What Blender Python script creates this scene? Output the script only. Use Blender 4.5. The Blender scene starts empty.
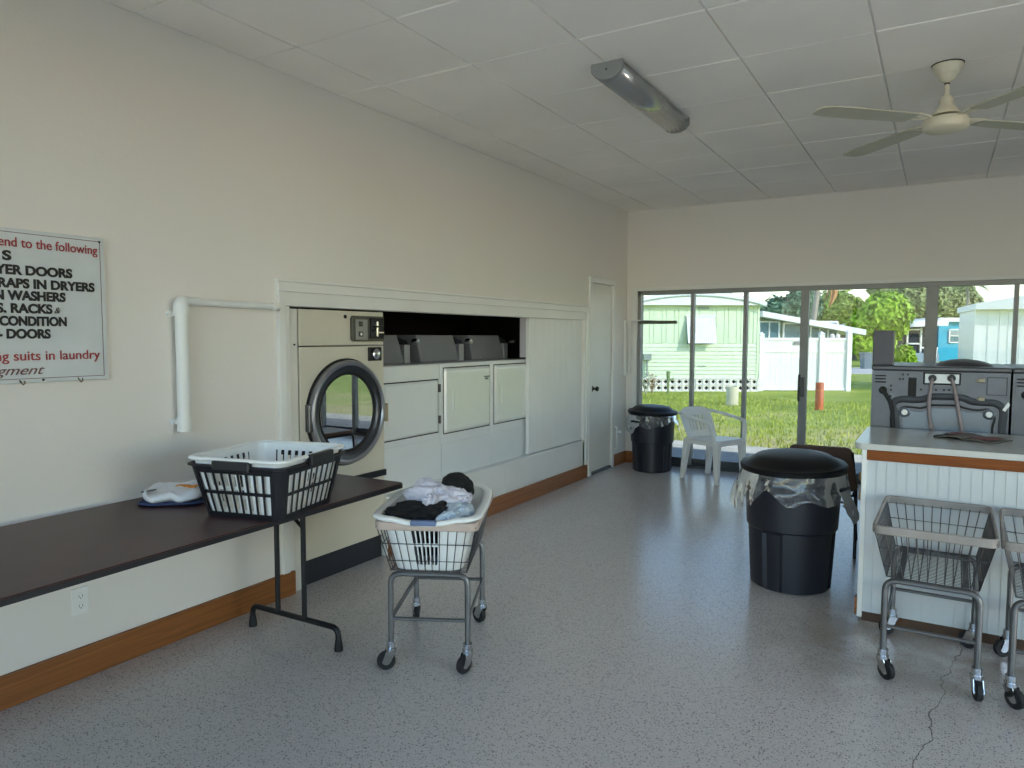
import bpy, math, random
from mathutils import Vector, Matrix, Euler, noise as mnoise
PI = math.pi
random.seed(7)
S = bpy.context.scene
COL = S.collection

# ------------------------------------------------------------------ camera
FPX, YAW, PITCH, ROLL, EYE = 709.94, 0.5405, -0.0674, 0.002, 1.45
def basis():
    f = Vector((-math.sin(YAW)*math.cos(PITCH), math.cos(YAW)*math.cos(PITCH), math.sin(PITCH)))
    r = Vector((math.cos(YAW), math.sin(YAW), 0)); u = r.cross(f)
    return math.cos(ROLL)*r+math.sin(ROLL)*u, -math.sin(ROLL)*r+math.cos(ROLL)*u, f
CR, CU, CF = basis()
cam = bpy.data.cameras.new('camera')
cam.sensor_width = 36; cam.lens = FPX*36/1024; cam.clip_end = 400
camo = bpy.data.objects.new('camera', cam); COL.objects.link(camo)
m = Matrix((CR, CU, -CF)).transposed().to_4x4(); m.translation = (0, 0, EYE)
camo.matrix_world = m
S.camera = camo
def ray(px, py): return CR*((px-512)/FPX) - CU*((py-384)/FPX) + CF
def WX(px, py, x): d = ray(px, py); return Vector((0, 0, EYE)) + d*(x/d.x)
def WY(px, py, y): d = ray(px, py); return Vector((0, 0, EYE)) + d*(y/d.y)
def WZ(px, py, z): d = ray(px, py); return Vector((0, 0, EYE)) + d*((z-EYE)/d.z)

# ------------------------------------------------------------------ sky, sun, exposure
w = bpy.data.worlds.new('sky'); S.world = w; w.use_nodes = True
nt = w.node_tree; nt.nodes.clear()
sky = nt.nodes.new('ShaderNodeTexSky'); sky.sky_type = 'NISHITA'
sky.sun_disc = False; sky.sun_elevation = math.radians(31); sky.sun_rotation = math.radians(105.5)
sky.dust_density = 0.2; sky.ozone_density = 2.6; sky.air_density = 1.2
bg = nt.nodes.new('ShaderNodeBackground'); bg.inputs['Strength'].default_value = 0.42
wo = nt.nodes.new('ShaderNodeOutputWorld')
nt.links.new(sky.outputs[0], bg.inputs[0]); nt.links.new(bg.outputs[0], wo.inputs[0])
sun = bpy.data.lights.new('sun', 'SUN'); sun.energy = 3.6; sun.angle = 0.0093; sun.color = (1, .93, .82)
suno = bpy.data.objects.new('sun', sun); COL.objects.link(suno)
suno.rotation_euler = Vector((1.80, -.50, 1.05)).to_track_quat('Z', 'Y').to_euler()
V = S.view_settings
S.display_settings.display_device = 'sRGB'
V.view_transform = 'Standard'; V.look = 'None'; V.gamma = 1; V.use_curve_mapping = False
V.exposure = 1.05
S.cycles.use_denoising = True
S.cycles.max_bounces = 12; S.cycles.diffuse_bounces = 8; S.cycles.transparent_max_bounces = 24
S.cycles.sample_clamp_indirect = 8; S.cycles.caustics_reflective = False; S.cycles.caustics_refractive = False

# ------------------------------------------------------------------ helpers
def lin(c): return tuple((v/12.92 if v <= .04045 else ((v+.055)/1.055)**2.4) for v in c)
def hexc(h): return lin(tuple(int(h[i:i+2], 16)/255 for i in (0, 2, 4)))
def mat(name, col, rough=.5, metal=0, var=.06, scale=6, bump=0, bscale=80, coat=0, spec=.5, trans=0):
    c = hexc(col) if isinstance(col, str) else col
    M = bpy.data.materials.new(name); M.use_nodes = True
    n = M.node_tree; b = n.nodes['Principled BSDF']
    tc = n.nodes.new('ShaderNodeTexCoord')
    no = n.nodes.new('ShaderNodeTexNoise'); no.inputs['Scale'].default_value = scale; no.inputs['Detail'].default_value = 5
    n.links.new(tc.outputs['Object'], no.inputs['Vector'])
    cr = n.nodes.new('ShaderNodeValToRGB')
    cr.color_ramp.elements[0].position = .3; cr.color_ramp.elements[1].position = .7
    cr.color_ramp.elements[0].color = tuple(max(0, v*(1-var)) for v in c)+(1,)
    cr.color_ramp.elements[1].color = tuple(min(1, v*(1+var)) for v in c)+(1,)
    n.links.new(no.outputs['Fac'], cr.inputs['Fac']); n.links.new(cr.outputs['Color'], b.inputs['Base Color'])
    b.inputs['Roughness'].default_value = rough; b.inputs['Metallic'].default_value = metal
    b.inputs['Coat Weight'].default_value = coat; b.inputs['Coat Roughness'].default_value = .15
    b.inputs['Specular IOR Level'].default_value = spec
    if bump:
        n2 = n.nodes.new('ShaderNodeTexNoise'); n2.inputs['Scale'].default_value = bscale; n2.inputs['Detail'].default_value = 3
        n.links.new(tc.outputs['Object'], n2.inputs['Vector'])
        bp = n.nodes.new('ShaderNodeBump'); bp.inputs['Strength'].default_value = bump; bp.inputs['Distance'].default_value = .01
        n.links.new(n2.outputs['Fac'], bp.inputs['Height']); n.links.new(bp.outputs['Normal'], b.inputs['Normal'])
    return M
def glassmat(name, tint, gloss, rough=.0, diffuse=None, dfac=0, wrinkle=0):
    M = bpy.data.materials.new(name); M.use_nodes = True
    n = M.node_tree; n.nodes.clear(); L = n.links
    out = n.nodes.new('ShaderNodeOutputMaterial')
    tr = n.nodes.new('ShaderNodeBsdfTransparent'); tr.inputs[0].default_value = tint+(1,)
    gl = n.nodes.new('ShaderNodeBsdfGlossy'); gl.inputs['Roughness'].default_value = rough
    lw = n.nodes.new('ShaderNodeFresnel'); lw.inputs['IOR'].default_value = 1.5
    mu = n.nodes.new('ShaderNodeMath'); mu.operation = 'MULTIPLY'; mu.inputs[1].default_value = gloss; mu.use_clamp = True
    mx = n.nodes.new('ShaderNodeMixShader')
    L.new(lw.outputs[0], mu.inputs[0]); L.new(mu.outputs[0], mx.inputs[0])
    base = tr.outputs[0]
    if diffuse:
        df = n.nodes.new('ShaderNodeBsdfDiffuse'); df.inputs[0].default_value = diffuse+(1,)
        m2 = n.nodes.new('ShaderNodeMixShader'); m2.inputs[0].default_value = dfac
        if wrinkle:
            tc = n.nodes.new('ShaderNodeTexCoord'); nz = n.nodes.new('ShaderNodeTexNoise')
            nz.inputs['Scale'].default_value = wrinkle; nz.inputs['Detail'].default_value = 4; nz.inputs['Distortion'].default_value = 1.5
            L.new(tc.outputs['Object'], nz.inputs['Vector'])
            mr = n.nodes.new('ShaderNodeMapRange'); mr.inputs[1].default_value = .4; mr.inputs[2].default_value = .7
            mr.inputs[3].default_value = dfac*.4; mr.inputs[4].default_value = min(1, dfac*2.2)
            L.new(nz.outputs['Fac'], mr.inputs[0]); L.new(mr.outputs[0], m2.inputs[0])
        L.new(tr.outputs[0], m2.inputs[1]); L.new(df.outputs[0], m2.inputs[2]); base = m2.outputs[0]
    L.new(base, mx.inputs[1]); L.new(gl.outputs[0], mx.inputs[2]); L.new(mx.outputs[0], out.inputs[0])
    return M

class MB:
    def __init__(s): s.v = []; s.f = []
    def add(s, vs, fs):
        o = len(s.v); s.v += [tuple(q) for q in vs]; s.f += [tuple(i+o for i in f) for f in fs]; return s
    def box(s, x0, x1, y0, y1, z0, z1):
        return s.add([(x0,y0,z0),(x1,y0,z0),(x1,y1,z0),(x0,y1,z0),(x0,y0,z1),(x1,y0,z1),(x1,y1,z1),(x0,y1,z1)],
                     [(3,2,1,0),(4,5,6,7),(0,1,5,4),(1,2,6,5),(2,3,7,6),(3,0,4,7)])
    def hexa(s, bot, top):
        return s.add(list(bot)+list(top), [(3,2,1,0),(4,5,6,7),(0,1,5,4),(1,2,6,5),(2,3,7,6),(3,0,4,7)])
    def obox(s, c, size, R=None):
        hx, hy, hz = (q/2 for q in size); c = Vector(c); R = R or Matrix.Identity(3)
        vs = [c+R@Vector((a, b, d)) for d in (-hz, hz) for a, b in ((-hx,-hy),(hx,-hy),(hx,hy),(-hx,hy))]
        return s.add(vs, [(3,2,1,0),(4,5,6,7),(0,1,5,4),(1,2,6,5),(2,3,7,6),(3,0,4,7)])
    def bar(s, p0, p1, wd, ht, up=(0,0,1)):
        p0, p1 = Vector(p0), Vector(p1); d = p1-p0; L = d.length; d.normalize()
        a = d.cross(Vector(up))
        a = a.normalized() if a.length > 1e-5 else Vector((1, 0, 0)); b = a.cross(d)
        R = Matrix((a, d, b)).transposed()
        return s.obox((p0+p1)/2, (wd, L, ht), R)
    def cyl(s, p0, p1, r0, r1=None, n=16):
        return s.sweep([Vector(p0), Vector(p1)], [r0, r0 if r1 is None else r1], n)
    def tube(s, pts, r, n=8, closed=False):
        return s.sweep([Vector(p) for p in pts], [r]*len(pts), n, closed)
    def sweep(s, P, rs, n=8, closed=False, flat=1.0, upv=None):
        k = len(P); vs = []; fs = []
        T = []
        for i in range(k):
            a = P[(i-1) % k] if (closed or i > 0) else P[i]; b = P[(i+1) % k] if (closed or i < k-1) else P[i]
            d = b-a
            T.append(d.normalized() if d.length > 1e-9 else Vector((0, 0, 1)))
        up = Vector(upv) if upv else (Vector((0, 0, 1)) if abs(T[0].z) < .9 else Vector((1, 0, 0)))
        a = T[0].cross(up).normalized()
        for i in range(k):
            if upv:
                a2 = T[i].cross(Vector(upv))
                if a2.length > 1e-4: a = a2.normalized()
            else:
                a = a - T[i]*a.dot(T[i])
                a = a.normalized() if a.length > 1e-6 else T[i].orthogonal().normalized()
            b = T[i].cross(a)
            for j in range(n):
                t = 2*PI*(j+.5)/n; q = rs[min(i, len(rs)-1)]; vs.append(P[i] + a*(math.cos(t)*q) + b*(math.sin(t)*q*flat))
        for i in range(k if closed else k-1):
            for j in range(n):
                A = i*n+j; B = i*n+(j+1) % n; C = ((i+1) % k)*n+(j+1) % n; D = ((i+1) % k)*n+j
                fs.append((A, B, C, D))
        if not closed:
            fs.append(tuple(range(n-1, -1, -1))); fs.append(tuple((k-1)*n+j for j in range(n)))
        return s.add(vs, fs)
    def lathe(s, prof, c=(0,0,0), n=32, R=None, sx=1, sy=1, closed=False, caps=True):
        c = Vector(c); R = R or Matrix.Identity(3); vs = []; fs = []; k = len(prof)
        for r, z in prof:
            for j in range(n):
                t = 2*PI*j/n; vs.append(c+R@Vector((r*math.cos(t)*sx, r*math.sin(t)*sy, z)))
        for i in range(k if closed else k-1):
            for j in range(n):
                q = ((i+1) % k)*n
                fs.append((i*n+j, i*n+(j+1) % n, q+(j+1) % n, q+j))
        if not closed and caps:
            if prof[0][0] > 1e-6: fs.append(tuple(range(n-1, -1, -1)))
            if prof[-1][0] > 1e-6: fs.append(tuple((k-1)*n+j for j in range(n)))
        return s.add(vs, fs)
    def prism(s, poly, fn0, fn1):
        n = len(poly); vs = [fn0(*q) for q in poly]+[fn1(*q) for q in poly]
        fs = [tuple(range(n-1, -1, -1)), tuple(range(n, 2*n))]+[(i, (i+1) % n, n+(i+1) % n, n+i) for i in range(n)]
        return s.add(vs, fs)
    def grid(s, fn, nu, nv):
        vs = [fn(i/nu, j/nv) for i in range(nu+1) for j in range(nv+1)]
        fs = [(i*(nv+1)+j, (i+1)*(nv+1)+j, (i+1)*(nv+1)+j+1, i*(nv+1)+j+1) for i in range(nu) for j in range(nv)]
        return s.add(vs, fs)
    def blob(s, c, r, n=24, mm=14, amp=.1, fr=2.5, seed=0, R=None, fold=0):
        c = Vector(c); R = R or Matrix.Identity(3); vs = []; fs = []
        for i in range(mm+1):
            ph = PI*i/mm
            for j in range(n):
                t = 2*PI*j/n; d = Vector((math.sin(ph)*math.cos(t), math.sin(ph)*math.sin(t), math.cos(ph)))
                q = d*fr+Vector((seed*3.1, seed*1.7, seed))
                if fold: a = 1+amp*(1.2*mnoise.noise(q*.7)+.3*mnoise.noise(q*2))+fold*math.sin(5*d.x-3*d.y+9*mnoise.noise(q*.55))
                else: a = 1+amp*(2*abs(mnoise.noise(q))-.4+.5*mnoise.noise(q*2.3))
                vs.append(c+R@Vector((d.x*r[0]*a, d.y*r[1]*a, d.z*r[2]*a)))
        for i in range(mm):
            for j in range(n): fs.append((i*n+j, (i+1)*n+j, (i+1)*n+(j+1) % n, i*n+(j+1) % n))
        return s.add(vs, fs)
    def build(s, name, material, parent=None, bevel=0, smooth=False, solid=0, subsurf=0, seg=2, angle=35, off=0):
        me = bpy.data.meshes.new(name); me.from_pydata(s.v, [], s.f); me.validate(); me.update()
        me.materials.append(material)
        if smooth:
            me.polygons.foreach_set('use_smooth', [True]*len(me.polygons))
            me.set_sharp_from_angle(angle=math.radians(angle))
        o = bpy.data.objects.new(name, me); COL.objects.link(o)
        if parent: o.parent = parent
        if solid:
            k = o.modifiers.new('thickness', 'SOLIDIFY'); k.thickness = solid; k.offset = off
        if bevel:
            k = o.modifiers.new('bevel', 'BEVEL'); k.width = bevel; k.segments = seg; k.limit_method = 'ANGLE'; k.angle_limit = .6
            if smooth is False: k.harden_normals = False
        if subsurf:
            k = o.modifiers.new('sub', 'SUBSURF'); k.levels = subsurf; k.render_levels = subsurf
        return o
def fillet(pts, r, seg=5, closed=False):
    P = [Vector(p) for p in pts]; out = []; k = len(P)
    for i in range(k):
        if not closed and i in (0, k-1): out.append(P[i]); continue
        a, b, c = P[i-1], P[i], P[(i+1) % k]
        d1 = (a-b); d2 = (c-b); rr = min(r, d1.length*.49, d2.length*.49)
        p1 = b+d1.normalized()*rr; p2 = b+d2.normalized()*rr
        for t in range(seg+1):
            u = t/seg; out.append(p1*(1-u)**2+b*2*u*(1-u)+p2*u*u)
    return out
def rrect(hx, hy, r, seg=6, cx=0, cy=0):
    out = []
    for (sx, sy, a0) in ((1, 1, 0), (-1, 1, 90), (-1, -1, 180), (1, -1, 270)):
        for i in range(seg+1):
            a = math.radians(a0+90*i/seg); out.append((cx+sx*(hx-r)+r*math.cos(a), cy+sy*(hy-r)+r*math.sin(a)))
    return out
def rz(a): return Matrix.Rotation(a, 3, 'Z')
def rx(a): return Matrix.Rotation(a, 3, 'X')
def ry(a): return Matrix.Rotation(a, 3, 'Y')

def tag(o, label, cat, group=None, kind=None):
    o['label'] = label; o['category'] = cat
    if group: o['group'] = group
    if kind: o['kind'] = kind
    return o
def thing(name, label, cat, loc=(0,0,0), rotz=0, group=None):
    o = bpy.data.objects.new(name, None); COL.objects.link(o)
    o.location = loc; o.rotation_euler = (0, 0, rotz); o.empty_display_size = .1
    return tag(o, label, cat, group)
def struct(o, label=None, cat=None):
    o['kind'] = 'structure'
    if label: o['label'] = label
    if cat: o['category'] = cat
    return o
def sroot(name, label, cat): return struct(thing(name, label, cat), label, cat)
def dup(root, loc, rotz, label):
    r = root.copy(); COL.objects.link(r); r.location = loc; r.rotation_euler = (0, 0, rotz); r['label'] = label
    for ch in list(root.children):
        c = ch.copy(); COL.objects.link(c); c.parent = r
        for g in list(ch.children):
            d = g.copy(); COL.objects.link(d); d.parent = c
    return r
def text(body, name, M, parent, fnmap, target, shear=0, bold=0):
    """lettering fitted into target=(x0,x1,z_base,cap_height); fnmap(x,y,d)->world"""
    cu = bpy.data.curves.new('lettering', 'FONT'); cu.body = body; cu.size = 1; cu.shear = shear; cu.extrude = .01; cu.offset = bold
    o = bpy.data.objects.new('tmp', cu); COL.objects.link(o)
    dg = bpy.context.evaluated_depsgraph_get(); dg.update()
    me = bpy.data.meshes.new_from_object(o.evaluated_get(dg)); bpy.data.objects.remove(o); bpy.data.curves.remove(cu)
    xs = [v.co.x for v in me.vertices]; x0, x1 = min(xs), max(xs)
    a, b, zb, ch = target
    for v in me.vertices:
        x = a+(v.co.x-x0)/(x1-x0)*(b-a); y = zb+v.co.y/.69*ch; d = 0.0012 if v.co.z > 0 else -.0008
        v.co = fnmap(x, y, d)
    me.name = name; me.materials.clear(); me.materials.append(M)
    q = bpy.data.objects.new(name, me); COL.objects.link(q); q.parent = parent
    return q

# ------------------------------------------------------------------ materials
WALL = mat('wall_paint', (.755, .725, .69), .55, var=.015, scale=1.3, bump=.08, bscale=60)
TRIM = mat('trim_paint', (.76, .76, .74), .4, var=.03, scale=3)
TILE = mat('ceiling_tile', (.90, .86, .80), .85, var=.05, scale=1.1, bump=.15, bscale=120)
SEAM = mat('ceiling_grid', (.70, .69, .66), .7)
OAK = mat('stained_pine', '8a5426', .45, var=.25, scale=5)
n = OAK.node_tree
mp = n.nodes.new('ShaderNodeMapping'); mp.inputs['Scale'].default_value = (6, .35, 9)
tcn = [q for q in n.nodes if q.type == 'TEX_COORD'][0]; nzn = [q for q in n.nodes if q.type == 'TEX_NOISE'][0]
n.links.new(tcn.outputs['Object'], mp.inputs['Vector']); n.links.new(mp.outputs['Vector'], nzn.inputs['Vector'])
nzn.inputs['Distortion'].default_value = 1.2
OAKX = OAK.copy(); OAKX.name = 'stained_pine_crosswise'
[q for q in OAKX.node_tree.nodes if q.type == 'MAPPING'][0].inputs['Scale'].default_value = (.35, 6, 9)
GREYMET = mat('galvanised_steel', '6c6c6d', .38, .85, var=.12, scale=14)
CHROME = mat('chrome', 'c9cbcc', .15, 1, var=.03)
BLACKMET = mat('black_steel', '17171b', .45, .3)
ALU = mat('window_aluminium', '8a8b8b', .45, .2, var=.08)
RUBBER = mat('black_rubber', '141416', .7)
DARK = mat('recess_shade_black', (.012, .011, .011), .95)
CREAM = mat('cream_enamel', (.60, .565, .47), .32, var=.02)
WHITEEN = mat('white_enamel', (.70, .72, .72), .22, var=.02, coat=.3)
DOORMET = mat('glossy_white_door', (.74, .76, .74), .20, .12, var=.02, coat=.6)
GREYPL = mat('console_grey', '76767c', .5, .1)
PVC = mat('white_pvc', (.74, .75, .74), .35, var=.02)
WPLAST = mat('white_plastic', (.80, .81, .80), .35, var=.02)
BPLAST = mat('black_plastic', '17171c', .42, var=.05)
CANPL = mat('dark_blue_black_plastic', '1a1c26', .38, var=.06)
LIDPL = mat('black_lid_plastic', '0b0c10', .45, spec=.3)
GLASS = glassmat('window_glass', (.60, .605, .60), .4)
CLEAR = glassmat('shop_front_glass', (.95, .96, .95), 1.0)
DGLASS = glassmat('dryer_door_glass', (.20, .20, .22), 4.0)
LINER = glassmat('clear_bag', (.95, .955, .96), 1.5, .12, (.8, .82, .85), .055, 16)
TABLETOP = mat('dark_walnut_laminate', '43292a', .36, var=.15, scale=9, spec=.35)

# terrazzo floor
def floor_material():
    M = mat('terrazzo', (.58, .535, .51), .24, var=.025, scale=.9, spec=.7)
    n = M.node_tree; L = n.links; b = n.nodes['Principled BSDF']
    tc = [q for q in n.nodes if q.type == 'TEX_COORD'][0]; base = [q for q in n.nodes if q.type == 'VALTORGB'][0]
    cur = base.outputs['Color']
    for sc, th, col in ((95, .135, (.08, .072, .066)), (150, .15, (.74, .70, .64)), (58, .075, (.09, .075, .066)), (125, .16, (.27, .225, .19))):
        vo = n.nodes.new('ShaderNodeTexVoronoi'); vo.inputs['Scale'].default_value = sc; vo.inputs['Randomness'].default_value = 1
        L.new(tc.outputs['Object'], vo.inputs['Vector'])
        sep = n.nodes.new('ShaderNodeSeparateColor'); L.new(vo.outputs['Color'], sep.inputs[0])
        # chip radius varies per cell
        mu = n.nodes.new('ShaderNodeMath'); mu.operation = 'MULTIPLY'; mu.inputs[1].default_value = th*2.6
        L.new(sep.outputs[0], mu.inputs[0])
        lt = n.nodes.new('ShaderNodeMath'); lt.operation = 'LESS_THAN'; L.new(vo.outputs['Distance'], lt.inputs[0]); L.new(mu.outputs[0], lt.inputs[1])
        mx = n.nodes.new('ShaderNodeMix'); mx.data_type = 'RGBA'; mx.inputs['B'].default_value = col+(1,)
        f = n.nodes.new('ShaderNodeMath'); f.operation = 'MULTIPLY'; f.inputs[1].default_value = .75; L.new(lt.outputs[0], f.inputs[0])
        L.new(f.outputs[0], mx.inputs['Factor']); L.new(cur, mx.inputs['A']); cur = mx.outputs['Result']
    # a hairline crack running towards the counter, and old brown stains at its foot
    sx = n.nodes.new('ShaderNodeSeparateXYZ'); L.new(tc.outputs['Object'], sx.inputs[0])
    nz = n.nodes.new('ShaderNodeTexNoise'); nz.inputs['Scale'].default_value = 5; nz.inputs['Detail'].default_value = 6; L.new(tc.outputs['Object'], nz.inputs['Vector'])
    def mth(op, a, bb, clamp=False):
        q = n.nodes.new('ShaderNodeMath'); q.operation = op; q.use_clamp = clamp
        for i, v in enumerate((a, bb)):
            if v is None: continue
            if isinstance(v, (int, float)): q.inputs[i].default_value = v
            else: L.new(v, q.inputs[i])
        return q.outputs[0]
    line = mth('ADD', mth('MULTIPLY', sx.outputs[1], .135), -.382)
    dx = mth('ABSOLUTE', mth('ADD', mth('SUBTRACT', sx.outputs[0], line), mth('MULTIPLY', mth('SUBTRACT', nz.outputs['Fac'], .5), .16)), None)
    crack = mth('MULTIPLY', mth('LESS_THAN', dx, .0024), mth('MULTIPLY', mth('GREATER_THAN', sx.outputs[1], 2.3), mth('LESS_THAN', sx.outputs[1], 3.9)))
    mx = n.nodes.new('ShaderNodeMix'); mx.data_type = 'RGBA'; mx.inputs['B'].default_value = (.08, .07, .06, 1)
    L.new(mth('MULTIPLY', crack, .75), mx.inputs['Factor']); L.new(cur, mx.inputs['A']); cur = mx.outputs['Result']
    nz2 = n.nodes.new('ShaderNodeTexNoise'); nz2.inputs['Scale'].default_value = 3.2; nz2.inputs['Detail'].default_value = 5; L.new(tc.outputs['Object'], nz2.inputs['Vector'])
    near = mth('MULTIPLY', mth('SUBTRACT', 1.0, mth('MULTIPLY', mth('ABSOLUTE', mth('SUBTRACT', sx.outputs[1], 3.70), None), 1.25), True),
               mth('MULTIPLY', mth('ADD', sx.outputs[0], .75), 2.5, True), True)
    st = mth('MULTIPLY', near, mth('MULTIPLY', mth('SUBTRACT', nz2.outputs['Fac'], .34), 5.0, True), True)
    mx = n.nodes.new('ShaderNodeMix'); mx.data_type = 'RGBA'; mx.inputs['B'].default_value = (.20, .145, .10, 1)
    L.new(mth('MULTIPLY', st, .75), mx.inputs['Factor']); L.new(cur, mx.inputs['A']); cur = mx.outputs['Result']
    L.new(cur, b.inputs['Base Color'])
    # worn polish
    mr = n.nodes.new('ShaderNodeMapRange'); mr.inputs[3].default_value = .19; mr.inputs[4].default_value = .25
    L.new(nz2.outputs['Fac'], mr.inputs[0]); L.new(mr.outputs[0], b.inputs['Roughness'])
    return M
TERR = floor_material()

# ------------------------------------------------------------------ room shell
XL, XR, YB, YF, ZC = -3.074, 4.5, 7.672, -.62, 2.862
struct(MB().box(-4.5, XR+.1, YF-.1, YB+.12, -.12, 0).build('floor', TERR), 'polished speckled terrazzo floor with a hairline crack', 'floor')
# ceiling: lay-in tiles over a lighter grid
b = MB(); b.box(XL-.1, XR+.1, YF-.1, YB+.1, ZC+.004, ZC+.05)
cb = MB()
for i in range(-1, 13):
    for j in range(-8, 9):
        x0 = -2.744+.6098*i; y0 = 2.5217+.6197*j; x1 = x0+.6098; y1 = y0+.6197
        x0, x1, y0, y1 = max(x0, XL), min(x1, XR), max(y0, YF), min(y1, YB)
        if x1-x0 < .03 or y1-y0 < .03: continue
        g = .004; e = .002; dz = random.uniform(0, .003)
        zt, zb = ZC+.006, ZC-.004-dz
        cb.hexa([(x0+g+e, y0+g+e, zb), (x1-g-e, y0+g+e, zb), (x1-g-e, y1-g-e, zb), (x0+g+e, y1-g-e, zb)],
                [(x0+g, y0+g, zt), (x1-g, y0+g, zt), (x1-g, y1-g, zt), (x0+g, y1-g, zt)])
ce = struct(b.build('ceiling', SEAM), 'white lay-in tile ceiling', 'ceiling')
cb.build('ceiling_tiles', TILE, ce)
# unseen roof; front and side eaves sized to steer sun and sky light
struct(MB().box(-4.9, XR+1.3, YF-1.3, YB+.14, ZC+.06, ZC+.24).build('roof', mat('roof_soffit', (.6, .6, .58), .7)), 'flat unseen roof with eaves sized to shape the daylight', 'roof')
# left wall with the dryer opening, the closet door and a shut-off recess behind
OZ, OY0, OY1, PY1 = 1.612, 2.729, 5.447, 6.53
DY0, DY1, DZ = 6.70, 7.245, 2.0
b = MB(); b.box(XL-.1, XL, YF-.1, OY0, 0, ZC+.05); b.box(XL-.1, XL, OY0, PY1, OZ, ZC+.05)
b.box(XL-.1, XL, PY1, DY0, 0, ZC+.05); b.box(XL-.1, XL, DY0, DY1, DZ, ZC+.05); b.box(XL-.1, XL, DY1, YB, 0, ZC+.05)
struct(b.build('wall_left', WALL), 'white painted wall with the dryers built in', 'wall')
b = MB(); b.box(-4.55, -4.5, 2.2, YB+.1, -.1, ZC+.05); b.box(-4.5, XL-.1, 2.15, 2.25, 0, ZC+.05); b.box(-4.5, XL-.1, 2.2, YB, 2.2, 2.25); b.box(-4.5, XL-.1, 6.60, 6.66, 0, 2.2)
struct(b.build('wall_recess', DARK), 'space behind the dryers with its darkness painted on the walls', 'wall')  # recess walls coloured near black to stand for missing light
b = MB()
for k in range(9):
    y0 = OY1+k*(PY1-OY1)/9
    b.box(XL-.055, XL-.022, y0+.001, y0+(PY1-OY1)/9-.001, .40, OZ-.002)
struct(b.build('wall_panel', TRIM, bevel=.002), 'white boarded panel closing the end of the dryer opening', 'wall panel')
b = MB(); b.box(XL-.115, XL-.056, OY1+.002, OY1+.02, 1.262, OZ-.001)
struct(b.build('trim_3', mat('grey_reveal', (.50, .47, .50), .7)), 'grey reveal board at the end of the dryer opening above the last dryer', 'trim')
b = MB(); b.box(XL-.75, XL-.0, 3.52, 5.035, .0, .385); b.box(XL-.75, XL-.0, 5.04, 6.60, .0, .385); b.box(XL-.06, XL+.012, 3.52, 6.60, .372, .392)
struct(b.build('trim_2', TRIM, bevel=.003), 'low white boxed ledge under the small dryers', 'ledge')
# two step casing round the opening
b = MB()
b.box(XL, XL+.026, 2.643, 2.690, .133, 1.690); b.box(XL, XL+.012, 2.690, 2.729, .133, OZ)
b.box(XL, XL+.026, 2.643, 6.60, 1.690, 1.742); b.box(XL, XL+.012, 2.690, 6.555, OZ, 1.690)
b.box(XL, XL+.038, 2.635, 6.61, 1.742, 1.757)
b.box(XL, XL+.026, 6.555, 6.60, .135, 1.690); b.box(XL, XL+.012, 6.53, 6.555, .392, OZ)
struct(b.build('trim_1', TRIM, bevel=.004), 'white stepped casing round the dryer opening', 'trim')
# back wall round the sliding glass
WX0, WX1, WZ1 = -2.945, 2.5, 1.96
b = MB(); b.box(XL-.1, WX0, YB, YB+.14, -.1, ZC+.05); b.box(WX0, WX1, YB, YB+.14, WZ1, ZC+.05); b.box(WX1, XR+.1, YB, YB+.14, -.1, ZC+.05); b.box(WX0, WX1, YB, YB+.14, -.12, 0.0)
struct(b.build('wall_back', WALL), 'white wall above the sliding glass', 'wall')
RY0, RY1 = -.4, 3.4
b = MB(); b.box(XR, XR+.1, YF-.1, RY0, -.1, ZC+.05); b.box(XR, XR+.1, RY1, YB+.1, -.1, ZC+.05); b.box(XR, XR+.1, RY0, RY1, 2.72, ZC+.05); b.box(XR, XR+.1, RY0, RY1, -.1, .10)
struct(b.build('wall_right', WALL), 'white wall beyond the washers', 'wall')
wr = sroot('added_window_3', 'row of unseen aluminium windows added for daylight beyond the washers', 'window')  # unseen windows added to brighten the interior
b = MB()
for k in range(7):
    y = RY0+(RY1-RY0)*k/6; b.box(XR+.02, XR+.08, y-.03, y+.03, .10, 2.72)
b.box(XR+.02, XR+.08, RY0, RY1, .10, .15); b.box(XR+.02, XR+.08, RY0, RY1, 2.67, 2.72)
b.build('frame', ALU, wr, bevel=.003)
for k in range(6):
    y = RY0+(RY1-RY0)*k/6; MB().box(XR+.048, XR+.054, y+.03, y+(RY1-RY0)/6-.03, .15, 2.67).build('pane', CLEAR, wr)
# front wall behind the viewer: an unseen shop front widened for more daylight
FX0, FX1, FZ0, FZ1 = -2.95, 4.3, .06, 2.72
b = MB(); b.box(XL-.1, FX0, YF-.1, YF, 0, ZC+.05); b.box(FX1, XR, YF-.1, YF, 0, ZC+.05); b.box(FX0, FX1, YF-.1, YF, FZ1, ZC+.05)
struct(b.build('wall_front', WALL), 'white wall behind the viewer', 'wall')
wf = sroot('window_2', 'unseen aluminium shop front behind the viewer, widened for daylight', 'window')
b = MB()
for k in range(6):
    x = FX0+(FX1-FX0)*k/5; b.box(x-.03, x+.03, YF-.09, YF-.02, FZ0, FZ1)
b.box(FX0, FX1, YF-.09, YF-.02, FZ1-.05, FZ1); b.box(FX0, FX1, YF-.1, YF-.02, 0, FZ0)
b.build('frame', ALU, wf, bevel=.003)
for k in range(5):
    x = FX0+(FX1-FX0)*k/5; MB().box(x+.03, x+(FX1-FX0)/5-.03, YF-.058, YF-.052, FZ0, FZ1-.05).build('pane', CLEAR, wf)

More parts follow.
